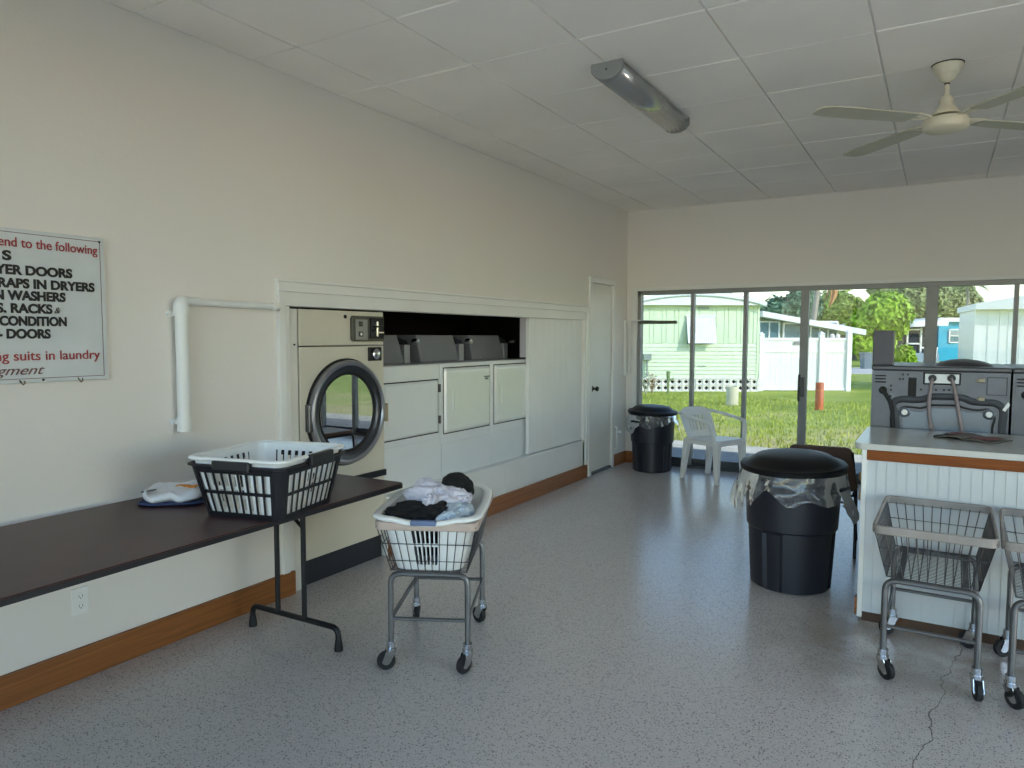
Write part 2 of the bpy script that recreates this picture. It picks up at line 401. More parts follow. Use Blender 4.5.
# baseboards
b = MB().box(XL, XL+.022, YF, 2.729, 0, .132)
struct(b.build('baseboard_left', OAK, bevel=.003), 'stained wood baseboard under the folding table', 'baseboard')
b = MB().box(XL, XL+.022, 3.53, 6.60, 0, .134)
struct(b.build('baseboard_ledge', OAK, bevel=.003), 'stained wood baseboard under the white ledge', 'baseboard')
b = MB().box(XL, XL+.02, 7.30, YB, 0, .13); 
struct(b.build('baseboard_corner', OAK, bevel=.003), 'short pale wood baseboard beside the closet door', 'baseboard')
b = MB().box(XL+.02, WX0-.005, YB-.02, YB, 0, .13)
struct(b.build('baseboard_back', OAKX, bevel=.003), 'short wood baseboard behind the corner trash can', 'baseboard')

# closet door
d = sroot('door_1', 'narrow white closet door with a dark knob', 'door')
b = MB(); b.box(XL-.045, XL-.005, DY0+.004, DY1-.004, .03, DZ-.003)
b.build('door_slab', TRIM, d, bevel=.003)
b = MB(); b.box(XL, XL+.02, DY0-.065, DY0, 0, DZ); b.box(XL, XL+.02, DY1, DY1+.05, 0, DZ); b.box(XL, XL+.02, DY0-.065, DY1+.05, DZ, DZ+.06)
b.build('casing', TRIM, d, bevel=.004)
b = MB().box(XL-.09, XL+.012, DY0, DY1, 0, .025); b.build('threshold', GREYMET, d, bevel=.004)
b = MB(); kp = (XL-.004, DY0+.055, .905)
b.lathe([(.028, 0), (.03, .004), (.012, .01), (.011, .035), (.024, .045), (.027, .058), (.02, .068), (0, .07)], kp, 20, ry(PI/2))
b.build('knob', mat('dark_bronze', '2a2623', .3, .8), d, smooth=True)
b = MB()
for z in (.25, 1.0, 1.75): b.cyl((XL+.006, DY1-.002, z-.04), (XL+.006, DY1-.002, z+.04), .006, n=10)
b.build('hinges', TRIM, d, smooth=True)

# sliding glass back wall
wn = sroot('window_1', 'row of sliding glass doors looking onto the lawn', 'window')
yf0, yf1 = YB+.01, YB+.10
b = MB(); b.box(WX0, WX1, yf0, yf1, WZ1-.045, WZ1); b.box(WX0, WX0+.035, yf0, yf1, 0, WZ1); b.box(WX1-.035, WX1, yf0, yf1, 0, WZ1)
b.build('frame', ALU, wn, bevel=.003)
b = MB(); b.box(WX0, WX1, yf0-.015, yf1, 0, .03); b.box(WX0, WX1, yf0+.035, yf0+.045, .03, .05); b.box(WX0+.03, WX1-.03, yf0+.03, yf0+.06, .05, .10)
b.build('bottom_track', mat('worn_track', '55585a', .5, .6), wn, bevel=.003)
mull = [(-2.322, .035), (-1.757, .038), (-1.173, .075), (-.067, .10), (.575, .035), (1.2, .06), (1.85, .05)]
for x, wd in mull:
    MB().box(x-wd/2, x+wd/2, yf0+.005, yf1-.01, .03, WZ1-.04).build('mullion', ALU, wn, bevel=.003)
xs = [WX0+.03]+[q[0] for q in mull]+[WX1-.03]
for k in range(len(xs)-1):
    yy = yf0+.04+.02*(k % 2)
    MB().box(xs[k], xs[k+1], yy, yy+.005, .06, WZ1-.03).build('pane', GLASS, wn)
b = MB(); hx = -1.19
b.tube(fillet([(hx-.012, yf0-.0, 1.06), (hx-.012, yf0-.045, 1.06), (hx-.012, yf0-.045, .80), (hx-.012, yf0-.0, .80)], .02), .009, 8)
b.box(hx-.0, hx+.035, yf0-.012, yf0+.006, .84, 1.04)
b.build('pull_handle', mat('grey_handle', '4a4c4e', .4, .5), wn, smooth=True)
b = MB(); b.box(WX0-.05, WX0, YB-.014, YB, .13, WZ1); b.box(WX0-.05, WX1+.05, YB-.012, YB, WZ1, WZ1+.035)
struct(b.build('trim_4', TRIM, bevel=.003), 'white trim round the sliding glass', 'trim')
# ------------------------------------------------------------------ big tumble dryer (front at the wall face)
def big_dryer():
    y0, y1, zt = 2.737, 3.508, 1.600
    t = thing('tumble_dryer', 'tall cream coin dryer with a big round glass door', 'dryer', (XL, (y0+y1)/2, 0))
    yc = (y0+y1)/2; L = lambda y: y-yc
    MB().box(-.9, -.004, L(y0), L(2.795), .0, zt).build('filler_strip', mat('off_white_filler', (.68, .67, .62), .4), t, bevel=.004)
    b = MB()
    ya, yz, yc2, zc2 = L(2.803), L(y1), L(3.164), .988
    b.box(-.9, -.02, ya, ya+.01, .155, 1.386); b.box(-.9, -.02, yz-.01, yz, .155, 1.386); b.box(-.9, -.89, ya, yz, .155, 1.386); b.box(-.9, -.02, ya, yz, .155, .165)
    hole, outr = [], []
    for k in range(96):
        a = 2*PI*k/96; cs, sn = math.cos(a), math.sin(a); hole.append((yc2+.290*cs, zc2+.290*sn))
        q = min(((yz if cs > 0 else ya)-yc2)/cs if abs(cs) > 1e-6 else 9, ((1.386 if sn > 0 else .155)-zc2)/sn if abs(sn) > 1e-6 else 9); outr.append((yc2+q*cs, zc2+q*sn))
    for (yy, zz) in ((ya, .155), (yz, .155), (yz, 1.386), (ya, 1.386)):
        k = min(range(96), key=lambda i: (outr[i][0]-yy)**2+(outr[i][1]-zz)**2); outr[k] = (yy, zz)
    b.add([(0, y, z) for y, z in hole]+[(0, y, z) for y, z in outr]+[(-.02, y, z) for y, z in hole]+[(-.02, y, z) for y, z in outr],
          [(k, 96+k, 96+(k+1) % 96, (k+1) % 96) for k in range(96)]+[(96+k, 288+k, 288+(k+1) % 96, 96+(k+1) % 96) for k in range(96)]+[(k, (k+1) % 96, 192+(k+1) % 96, 192+k) for k in range(96)])
    b.box(-.9, 0, L(2.803), L(y1), 1.392, zt)
    b.build('cabinet', CREAM, t, bevel=.004)
    MB().box(-.85, -.03, L(2.80), L(y1-.005), 0, .153).build('kick_plate', mat('dark_kick_plate', '1f2028', .5), t, bevel=.003)
    b = MB(); b.box(0, .018, L(2.95), L(y1), .545, .585)
    b.build('lint_drawer_lip', BLACKMET, t, bevel=.004)
    # door: deep chromed ring leaning out, dark gasket, dished glass
    R = ry(PI/2); c = (0, L(3.164), .988)
    b = MB(); b.lathe([(.296, 0), (.312, .004), (.316, .026), (.310, .040), (.298, .044), (.287, .040), (.283, .034), (.283, .0)], c, 64, R, caps=False)
    dr = b.build('door', mat('satin_door_ring', '9a9aa0', .28, .85), t, smooth=True)
    b = MB(); b.lathe([(.284, .0), (.284, .033), (.262, .030), (.246, .022), (.238, .012), (.238, 0)], c, 64, R, caps=False)
    b.build('inner_rim', mat('gunmetal_rim', '4b4c52', .3, .8), dr, smooth=True)
    b = MB(); b.lathe([(.246, .018), (.240, .022), (.228, .018), (.226, .008)], c, 64, R, caps=False)
    b.build('gasket', RUBBER, dr, smooth=True)
    b = MB(); b.lathe([(.240, .012), (.21, .009), (.14, .005), (.07, .003), (0, .002)], c, 64, R)
    b.build('door_glass', DGLASS, dr, smooth=True)
    b = MB(); b.lathe([(.235, .002), (.235, -.10), (.28, -.12), (.28, -.55), (0, -.56)], c, 48, R, caps=False)
    b.build('drum', mat('drum_steel', '2b2d33', .4, .6), t, smooth=True, angle=60)
    b = MB(); b.lathe([(.326, -.002), (.326, .004), (.29, .004)], c, 64, R, caps=False)
    b.build('door_rim', RUBBER, t, smooth=True)
    b = MB(); b.box(0, .035, L(2.835), L(2.862), .90, 1.06); b.build('hinge', GREYMET, t, bevel=.006)
    # coin meter with its two windows and slot block
    b = MB(); b.prism([(L(3.205), 1.43), (L(3.217), 1.415), (L(3.49), 1.415), (L(3.49), 1.572), (L(3.217), 1.572), (L(3.205), 1.555)], lambda y, z: (0, y, z), lambda y, z: (.022, y, z))
    cm = b.build('coin_meter', mat('coin_meter_bronze', '55544c', .45, .4), t, bevel=.003)
    b = MB(); b.box(.02, .026, L(3.232), L(3.335), 1.425, 1.55); b.build('meter_plate', mat('meter_plate', '8a8a84', .5), cm, bevel=.002)
    MW = mat('meter_window', '1a1c1e', .2)
    for z in (1.508, 1.445): MB().box(.024, .031, L(3.255), L(3.288), z, z+.03).build('meter_window', MW, cm, bevel=.002)
    b = MB(); b.box(.025, .033, L(3.264), L(3.28), 1.452, 1.468); b.build('push_button', WPLAST, cm, bevel=.002)
    b = MB(); b.box(.018, .034, L(3.358), L(3.478), 1.432, 1.562); b.box(.03, .05, L(3.38), L(3.46), 1.50, 1.515); b.box(.03, .044, L(3.37), L(3.47), 1.475, 1.488)
    b.build('coin_slide', BLACKMET, cm, bevel=.003)
    b = MB(); b.box(.03, .048, L(3.40), L(3.462), 1.465, 1.476); b.box(.03, .05, L(3.395), L(3.41), 1.445, 1.54); b.build('slide_tongue', CHROME, cm, bevel=.003)
    # coin vault lock below
    b = MB(); b.box(0, .012, L(3.36), L(3.478), 1.292, 1.378); cb_ = b.build('coin_vault', BLACKMET, t, bevel=.003)
    b = MB(); b.lathe([(.034, 0), (.034, .012), (.022, .02), (0, .02)], (.012, L(3.418), 1.335), 24, R); b.build('vault_lock', CHROME, cb_, smooth=True)
    b = MB(); b.lathe([(.012, -.002), (.012, .004), (0, .005)], (0, L(3.165), 1.565), 16, R); b.build('cabinet_lock', BLACKMET, t, smooth=True)
    b = MB(); b.lathe([(.005, -.006), (.005, .002), (0, .002)], (0, L(2.77), 1.40), 10, R); b.build('screw', BLACKMET, t)
    # laundry lying in the drum
    b = MB()
    for k in range(6): b.blob((-.18-.05*(k % 2), L(3.05+.05*k), .80+.02*(k % 3)), (.10, .09, .06), 16, 10, .3, 2.4, k)
    o = b.build('laundry_in_drum', mat('dark_clothes', '23262d', .9), None, smooth=True, angle=80)
    o.location = t.location
    tag(o, 'dark clothes lying behind the round glass of the tall dryer', 'laundry')
big_dryer()

# ------------------------------------------------------------------ three small front loading dryers on the ledge
XD = -3.15
def small_dryer(yc, style, label):
    t = thing('small_dryer', label, 'dryer', (XD, yc, .385), 0, 'small dryers in the wall opening')
    hw = .348
    b = MB(); b.box(-.62, 0, -hw, hw, 0, .862); b.build('cabinet', WHITEEN, t, bevel=.012, seg=3)
    dz0, dz1 = (.36, .742) if style else (.338, .823)
    lp = .312 if style else .262
    MB().box(.0, .004, -hw+.004, hw-.004, .0, lp).build('lower_panel', WHITEEN, t, bevel=.002)
    b = MB(); b.box(.0, .003, -hw+.03, hw-.03, dz0-.008, dz1+.008); b.build('door_gap', RUBBER, t)
    # slightly dished metal door
    def f(u, v):
        y = -hw+.036+u*(2*hw-.072); z = dz0+v*(dz1-dz0)
        e = min(u, 1-u, v, 1-v); x = .004+.018*min(1, e/.035)-.006*math.sin(PI*u)*math.sin(PI*v)*(0 if style else 1)
        return (x, y, z)
    b = MB(); b.grid(f, 44, 30)
    do = b.build('door', WHITEEN if style else DOORMET, t, smooth=True, angle=60)
    if style:
        MB().box(.018, .034, -hw+.045, -hw+.075, .50, .62).build('handle', mat('tan_handle', '9d917c', .5), do, bevel=.004)
        for z in (dz0+.06, dz1-.09):
            b = MB(); b.box(.0, .024, hw-.036, hw-.022, z, z+.06); b.build('hinge', GREYMET, t, bevel=.003)
    else:
        MB().box(.016, .026, -hw+.125, -hw+.14, .50, .66).build('handle', DOORMET, do, bevel=.004)
        b = MB(); b.box(.018, .026, hw-.14, hw-.06, .735, .745); b.box(.018, .027, hw-.125, hw-.085, .715, .73)
        b.build('badge', GREYMET, do, bevel=.002)
    # console set back on the lid, with a coin slide at its far end
    c0, c1 = -.27, .255
    b = MB(); b.hexa([(-.50, c0-.02, .862), (-.225, c0-.02, .862), (-.225, c1-.04, .862), (-.50, c1-.04, .862)],
                     [(-.50, c0-.06, 1.072), (-.245, c0-.06, 1.072), (-.245, c1-.10, 1.072), (-.50, c1-.10, 1.072)])
    co = b.build('console', GREYPL, t, bevel=.008)
    b = MB(); b.box(-.36, -.215, c1-.055, c1+.01, .862, 1.0); b.build('coin_box', mat('coin_box', '8b8b90', .4, .4), co, bevel=.004)
    b = MB(); b.hexa([(-.34, c1-.10, 1.0), (-.22, c1-.08, 1.0), (-.22, c1+.0, 1.0), (-.34, c1+.0, 1.0)], [(-.34, c1-.12, 1.06), (-.24, c1-.11, 1.06), (-.24, c1-.0, 1.03), (-.34, c1+.0, 1.03)])
    b.build('coin_slide', BLACKMET, co, bevel=.003)
    b = MB(); b.lathe([(.0, -.02), (.02, -.02), (.024, 0), (.02, .03), (0, .034)], (-.19, c1+.035, 1.022), 16, ry(PI/2)); b.build('slide_knob', CHROME, co, smooth=True)
small_dryer(3.872, 1, 'small white dryer next to the tall cream dryer, with a flat door and tan handle')
small_dryer(4.570, 0, 'glossy white small dryer in the middle of the three on the ledge')
small_dryer(5.268, 0, 'glossy white small dryer beside the closed white panel')

# ------------------------------------------------------------------ painted sign
RED = mat('sign_red', '9a3038', .6, var=.08, scale=40)
BLK = mat('sign_black', '16161a', .6)
BRN = mat('sign_script', '6d4a4c', .6)
def sign():
    t = thing('painted_sign', 'hand painted white sign with red and black lettering on the wall', 'sign', (XL, 1.36, 1.262))
    ox, oy, oz = t.location
    MB().box(0, .014, .90-oy, 1.722-oy, 0, .597).build('board', mat('sign_board', (.60, .63, .65), .45), t, bevel=.002)
    b = MB(); y0, y1, z0, z1 = .915-oy, 1.706-oy, .016, .583
    for q in ((y0, y1, z1-.0025, z1), (y0, y1, z0, z0+.0025), (y1-.0025, y1, z0, z1), (y0, y0+.0025, z0, z1)): b.box(.013, .0146, q[0], q[1], q[2], q[3])
    b.build('border_line', BRN, t)
    for y, z in ((1.704, 1.843), (1.463, 1.272), (.93, 1.84), (.93, 1.275)):
        b = MB(); b.lathe([(.0, .004), (.004, .003), (.005, 0)][::-1], (.014, y-oy, z-oz), 10, ry(PI/2)); b.build('screw', BLACKMET, t)
    for y in (1.384, 1.603):
        b = MB(); b.tube([(.014, y-oy-.006, .012), (.024, y-oy-.006, .004), (.026, y-oy, -.006), (.024, y-oy+.008, .0), (.02, y-oy+.008, .01)], .0022, 6); b.build('hook', mat('brass_hook', '6a563c', .4, .7), t, smooth=True)
    fn = lambda x, y, d: (.0155+d, x-oy, y-oz)
    def line(s, c0, c1, h, M, name, shear=0, bold=.012):
        p = WX(c0[0]/4.04, 210+c0[1]/4.04, XL+.015); q = WX(c1[0]/4.04, 210+c1[1]/4.04, XL+.015)
        text(s, name, M, t, fn, (p.y, q.y, (p.z+q.z)/2, h), shear, bold)
    line('end to the following', (-8, 142), (393, 180), .036, RED, 'red_lettering', 0, .008)
    line('S', (9, 199), (46, 202), .034, BLK, 'black_lettering', 0, .045)
    line('YER DOORS', (-22, 255), (292, 273), .034, BLK, 'black_lettering', 0, .045)
    line('RAPS IN DRYERS', (-8, 309), (382, 330), .034, BLK, 'black_lettering', 0, .045)
    line('N WASHERS', (-24, 359), (265, 370), .034, BLK, 'black_lettering', 0, .045)
    line('S, RACKS', (-14, 412), (212, 418), .034, BLK, 'black_lettering', 0, .045)
    line('&', (220, 417), (243, 418), .024, BLK, 'black_lettering', .3, .0)
    line('CONDITION', (-2, 465), (270, 468), .034, BLK, 'black_lettering', 0, .045)
    line('- DOORS', (-8, 517), (205, 518), .034, BLK, 'black_lettering', 0, .045)
    line('ng suits in laundry', (-20, 607), (404, 603), .037, RED, 'red_lettering', 0, .006)
    line('gment', (-22, 667), (182, 664), .036, BRN, 'script_lettering', .45, .0)
sign()

# ------------------------------------------------------------------ pipes, outlet, hanging rod
def pipe():
    t = thing('drain_pipe', 'white painted pipe turning down the wall beside the sign', 'pipe', (XL, 2.06, 1.0))
    b = MB(); b.cyl((.045, -.005, .0), (.045, -.005, .60), .030, n=20)
    b.cyl((.045, -.005, .0), (.045, -.005, .07), .034, n=20)
    b.build('vertical_pipe', PVC, t, smooth=True)
    pts = fillet([(.045, -.005, .55), (.045, -.005, .610), (.045, .09, .608)], .04, 6)
    b = MB(); b.sweep(pts, [.036]*3+[.034, .032, .029, .026, .023]+[.021]*(len(pts)-8), 18); b.build('elbow', PVC, t, smooth=True)
    b = MB(); b.cyl((.045, .08, .608), (.04, .56, .602), .0165, n=16); b.cyl((.04, .525, .602), (.04, .565, .602), .021, n=16); b.build('horizontal_pipe', PVC, t, smooth=True)
    for z in (.045, .55):
        b = MB(); b.box(0, .02, -.055, -.028, z-.012, z+.012); b.cyl((.012, -.055, z), (.028, -.055, z), .007, n=10)
        b.box(.0, .045, -.038, .028, z-.01, z+.01); b.build('clip', PVC, t, bevel=.003)
pipe()
def outlet():
    t = thing('power_outlet', 'white double power outlet low on the wall under the table', 'outlet', (XL, 1.575, .33))
    MB().box(0, .006, -.036, .036, -.058, .058).build('cover_plate', WPLAST, t, bevel=.003)
    for z in (-.021, .021):
        b = MB(); b.prism([(y, q) for y, q in rrect(.017, .015, .008, 4, 0, z)], lambda y, q: (.004, y, q), lambda y, q: (.0085, y, q)); s = b.build('socket', WPLAST, t)
        b = MB(); b.box(.008, .0092, -.008, -.006, z-.004, z+.006); b.box(.008, .0092, .006, .008, z-.004, z+.006); b.cyl((.008, 0, z-.008), (.0092, 0, z-.008), .0025, n=8); b.build('slots', RUBBER, s)
outlet()
def rod():
    p = (XL, 7.60, 1.0)
    t = thing('hanging_rod', 'white wall bracket with a straight rod reaching across the glass in the corner', 'clothes rod', p)
    b = MB(); b.box(0, .03, -.02, .02, 0, .64); b.box(0, .012, -.03, .03, .02, .06); b.box(0, .012, -.03, .03, .58, .62); b.build('wall_bracket', PVC, t, bevel=.004)
    b = MB(); b.tube(fillet([(.07, .0, .02), (.07, 0, .625), (.62, -.03, .605)], .02, 4), .012, 10); b.box(.0, .07, -.008, .008, .02, .04); b.box(.0, .07, -.008, .008, .59, .61)
    b.build('rod', PVC, t, smooth=True)
    b = MB(); b.box(.18, .62, -.045, -.005, .587, .622); b.build('rod_dark_length', mat('dark_rod_grey', '55594f', .5), t, bevel=.005)  # darker grey over the rod's far length, across the glass
rod()
def stub():
    t = thing('pipe_stub', 'short white pipe with a valve low beside the closet door', 'pipe', (XL, 7.33, .20))
    b = MB(); b.tube(fillet([(0, 0, .0), (.04, 0, .0), (.04, 0, .24), (.0, 0, .25)], .02), .011, 10); b.build('pipe', PVC, t, smooth=True)
    b = MB(); b.cyl((.04, 0, .19), (.085, 0, .19), .009, n=10); b.lathe([(.02, 0), (.024, .008), (0, .012)], (.085, 0, .19), 12, ry(PI/2)); b.build('valve', PVC, t, smooth=True)
stub()

# ------------------------------------------------------------------ folding table and what lies on it
TZ = .735
def table():
    t = thing('folding_table', 'long dark brown folding table along the wall under the sign', 'table', (-2.585, 1.44, 0), math.radians(1.6))
    L = 1.22; hw = .405
    b = MB(); b.prism(rrect(hw, L, .03, 4), lambda x, y: (x, y, TZ-.006), lambda x, y: (x, y, TZ)); b.build('tabletop', TABLETOP, t)
    b = MB(); b.prism(rrect(hw+.003, L+.003, .032, 4), lambda x, y: (x, y, TZ-.024), lambda x, y: (x, y, TZ-.0055)); b.build('edge_band', BPLAST, t)
    b = MB()
    for x in (-hw+.10, hw-.10): b.bar((x, -L+.06, TZ-.034), (x, L-.06, TZ-.034), .02, .02)
    b.build('apron_rails', BLACKMET, t)
    for s in (-1, 1):
        yl = s*(L-.345); yi = yl-s*.22
        b = MB(); b.tube(fillet([(-.285, yl, .02), (-.285, yl, .105), (.285, yl, .105), (.285, yl, .02)], .07, 6), .0135, 10)
        for x in (-.105, .072): b.cyl((x, yl, .105), (x, yl, TZ-.03), .0125, n=10)
        lg = b.build('leg', BLACKMET, t, smooth=True)
        for x in (-.285, .285):
            b = MB(); b.lathe([(0, 0), (.02, 0), (.019, .02), (.015, .05), (.014, .055)], (x, yl, 0), 14); b.build('foot_cap', RUBBER, lg, smooth=True)
        b = MB(); b.bar((0, yl, .585), (0, yi, TZ-.04), .018, .006)
        b.tube(fillet([(-.20, yl-.01, .69), (-.105, yl-.006, .655), (-.01, yl-.006, .61), (.072, yl, .545)], .06, 4), .009, 8)
        b.cyl((-.105, yl, .55), (-.105, yl, .60), .018, n=12)
        b.build('brace', BLACKMET, t, smooth=True)
table()

def basket(t, name, M, hx0, hy0, hx1, hy1, h, rc, slots, rimw, rim_fn=None, flip=False, N=120, thick=.003, rimname='rim', rimM=None):
    """tapered rounded-rectangle basket with rows of slots; slots(side, u, row) -> True for a hole"""
    rows = [0, .04, .10] + [.10+.36*k/4 for k in range(1, 5)] + [.52] + [.52+.34*k/4 for k in range(1, 5)] + [.94, 1.0]
    def ring(a):
        hx = hx0+(hx1-hx0)*a; hy = hy0+(hy1-hy0)*a; r = rc*(.7+.3*a)
        segs = []; P = []
        q = 6
        for (sx, sy, a0, side) in ((1, -1, 270, 0), (1, 1, 0, 1), (-1, 1, 90, 2), (-1, -1, 180, 3)):
            for i in range(q):
                ang = math.radians(a0+90*i/q); P.append((sx*(hx-r)+r*math.cos(ang), sy*(hy-r)+r*math.sin(ang), -1, 0))
            ang = math.radians(a0+90)
            p0 = (sx*(hx-r)+r*math.cos(ang), sy*(hy-r)+r*math.sin(ang))
            nx = {0: (1, 1), 1: (-1, 1), 2: (-1, -1), 3: (1, -1)}[side]; a1 = math.radians(a0+90)
            p1 = (nx[0]*(hx-r)+r*math.cos(a1), nx[1]*(hy-r)+r*math.sin(a1))
            m_ = N//4-q
            for i in range(m_):
                u = i/m_; P.append((p0[0]*(1-u)+p1[0]*u, p0[1]*(1-u)+p1[1]*u, side, u+.5/m_))
        return P
    b = MB(); rs = [ring(a) for a in rows]; n = len(rs[0])
    vs = []
    for a, R in zip(rows, rs):
        for (x, y, s_, u) in R:
            z = a*h
            if rim_fn: z = z+rim_fn(x, y)*max(0, (a-.6)/.4)
            vs.append((x, y, z))
    fs = []
    for i in range(len(rows)-1):
        mid = (rows[i]+rows[i+1])/2
        row = 0 if .10 < mid < .46 else 1 if .52 < mid < .86 else None
        for j in range(n):
            s_, u = rs[i][j][2], rs[i][j][3]
            if row is not None and s_ >= 0 and slots(s_, u, row): continue
            A = (i*n+j, i*n+(j+1) % n, (i+1)*n+(j+1) % n, (i+1)*n+j); fs.append(A)
    fs.append(tuple(range(n-1, -1, -1)))
    b.add(vs, fs); o = b.build(name, M, t, solid=thick, off=1)
    top = [Vector(v) for v in vs[-n:]]
    if rimw:
        b = MB(); rr = []
        for p in top:
            d = Vector((p.x, p.y, 0)); rr.append(p+d.normalized()*rimw*.5)
        b.sweep(rr, [rimw*.72]*n, 8, True, .55, (0, 0, 1)); b.build(rimname, rimM or M, t, smooth=True, angle=70)
    return top
# two nested square baskets: white one sits inside the black one
bc = (-2.36, 1.985); brot = math.radians(14)
t = thing('laundry_basket', 'black slotted laundry basket on the table with a white basket nested inside', 'laundry basket', (bc[0], bc[1], TZ), brot)
sl = lambda s, u, r: (u*9) % 1 < .75
top = basket(t, 'basket_body', BPLAST,   .175, .182, .218, .230, .212, .045, sl, .014, N=168, rimname='rim')
for s in (-1, 1):
    b = MB(); b.box(-.085, .085, s*.240-.012, s*.240+.012, .196, .236); b.build('handle', BPLAST, t, bevel=.006)
b = MB(); b.box(.224, .250, -.075, .085, .198, .246); b.build('handle', BPLAST, t, bevel=.006)
b = MB(); b.box(-.250, -.224, -.075, .085, .198, .236); b.build('handle', BPLAST, t, bevel=.006)
t = thing('laundry_basket', 'white slotted laundry basket nested inside the black one on the table', 'laundry basket', (bc[0], bc[1], TZ+.012), brot)
sl2 = lambda s, u, r: .1 < u < .9 and (u*9+.25) % 1 < .5
basket(t, 'basket_body', WPLAST, .166, .173, .210, .222, .225, .045, sl2, .020, N=168)
# folded tee beside it
def folded_shirt():
    c = WZ(171, 497, TZ)
    t = thing('folded_shirt', 'folded white shirt with an orange print lying beside the baskets', 'shirt', (-2.80, 1.845, TZ), math.radians(40))
    def slab(z0, z1, hx, hy, seed, amp):
        b = MB()
        def f(u, v):
            a = 2*PI*u; ph = -PI/2+PI*v
            cx = math.copysign(abs(math.cos(a))**.45, math.cos(a)); cy = math.copysign(abs(math.sin(a))**.45, math.sin(a)); k = max(0, math.cos(ph))**.3
            x, y = hx*cx*k, hy*cy*k; z = (z0+z1)/2+(z1-z0)/2*math.sin(ph)
            nn = mnoise.noise(Vector((x*16+seed, y*16, z*10)))
            return (x+nn*amp*.6, y+nn*amp*.6, max(z0*.5, z+nn*amp*(.2+.8*v)))
        b.grid(f, 48, 20); return b
    slab(.0, .018, .135, .095, 3, .006).build('blue_layer', mat('navy_cloth', '323f66', .9), t, smooth=True, angle=80)
    slab(.014, .062, .128, .098, 1, .026).build('white_layer', mat('white_cloth', (.74, .76, .80), .9, bump=.2, bscale=200), t, smooth=True, angle=80)
    b = MB()
    def pr(u, v):
        x = .01+.085*u; y = -.02+(v-.5)*.05*(.35+.65*u); return (x, y, .0715+.004*math.sin(6*u)+.003*mnoise.noise(Vector((x*40, y*40, 0))))
    b.grid(pr, 14, 6); b.build('orange_print', mat('orange_print', 'd88a3c', .8, var=.3, scale=60), t, smooth=True, solid=.004)
    b = MB(); b.grid(lambda u, v: (-.115+.05*u, -.07+.02*v+.02*u, .058+.004*u), 6, 3); b.build('grey_tag', mat('grey_print', '565a66', .8), t, smooth=True, solid=.004)
folded_shirt()
def small_blue():
    b = MB(); b.blob((0, 0, .012), (.07, .035, .018), 20, 10, .25, 2, 5); o = b.build('blue_cloth', mat('blue_cloth', '3d4d70', .9), None, smooth=True, angle=80)
    o.location = (-2.68, 2.10, TZ); o.rotation_euler = (0, 0, .3); tag(o, 'small crumpled blue cloth behind the nested baskets on the table', 'cloth')
small_blue()
# ------------------------------------------------------------------ laundry carts
RIMV = mat('pinkish_vinyl_bumper', 'b6a398', .5, var=.12, scale=12)
RIMG = mat('grimy_vinyl_bumper', '8f8782', .55, var=.2, scale=10)
def caster(x, y, sw, cart):
    b = MB(); b.cyl((x, y, .095), (x, y, .125), .020, n=14); b.cyl((x, y, .082), (x, y, .097), .024, n=14)
    R = rz(sw); off = R@Vector((0, .022, 0))
    for s in (-1, 1):
        b.hexa([Vector((x, y, 0))+R@Vector(q) for q in ((s*.017-.0015, .004, .036), (s*.017+.0015, .004, .036), (s*.017+.0015, .042, .036), (s*.017-.0015, .042, .036))],
               [Vector((x, y, 0))+R@Vector(q) for q in ((s*.017-.0015, -.02, .084), (s*.017+.0015, -.02, .084), (s*.017+.0015, .024, .084), (s*.017-.0015, .024, .084))])
    c = b.build('caster', CHROME, cart, smooth=True)
    Rw = rz(sw)@ry(PI/2)
    b = MB(); b.lathe([(.018, -.011), (.036, -.012), (.040, -.008), (.040, .008), (.036, .012), (.018, .011)], (x+off.x, y+off.y, .040), 24, Rw, closed=True)
    b.build('wheel', RUBBER, c, smooth=True)
    b = MB(); b.lathe([(0, -.0125), (.018, -.0125), (.018, .0125), (0, .0125)], (x+off.x, y+off.y, .040), 16, Rw); b.build('hub', CHROME, c, smooth=True)
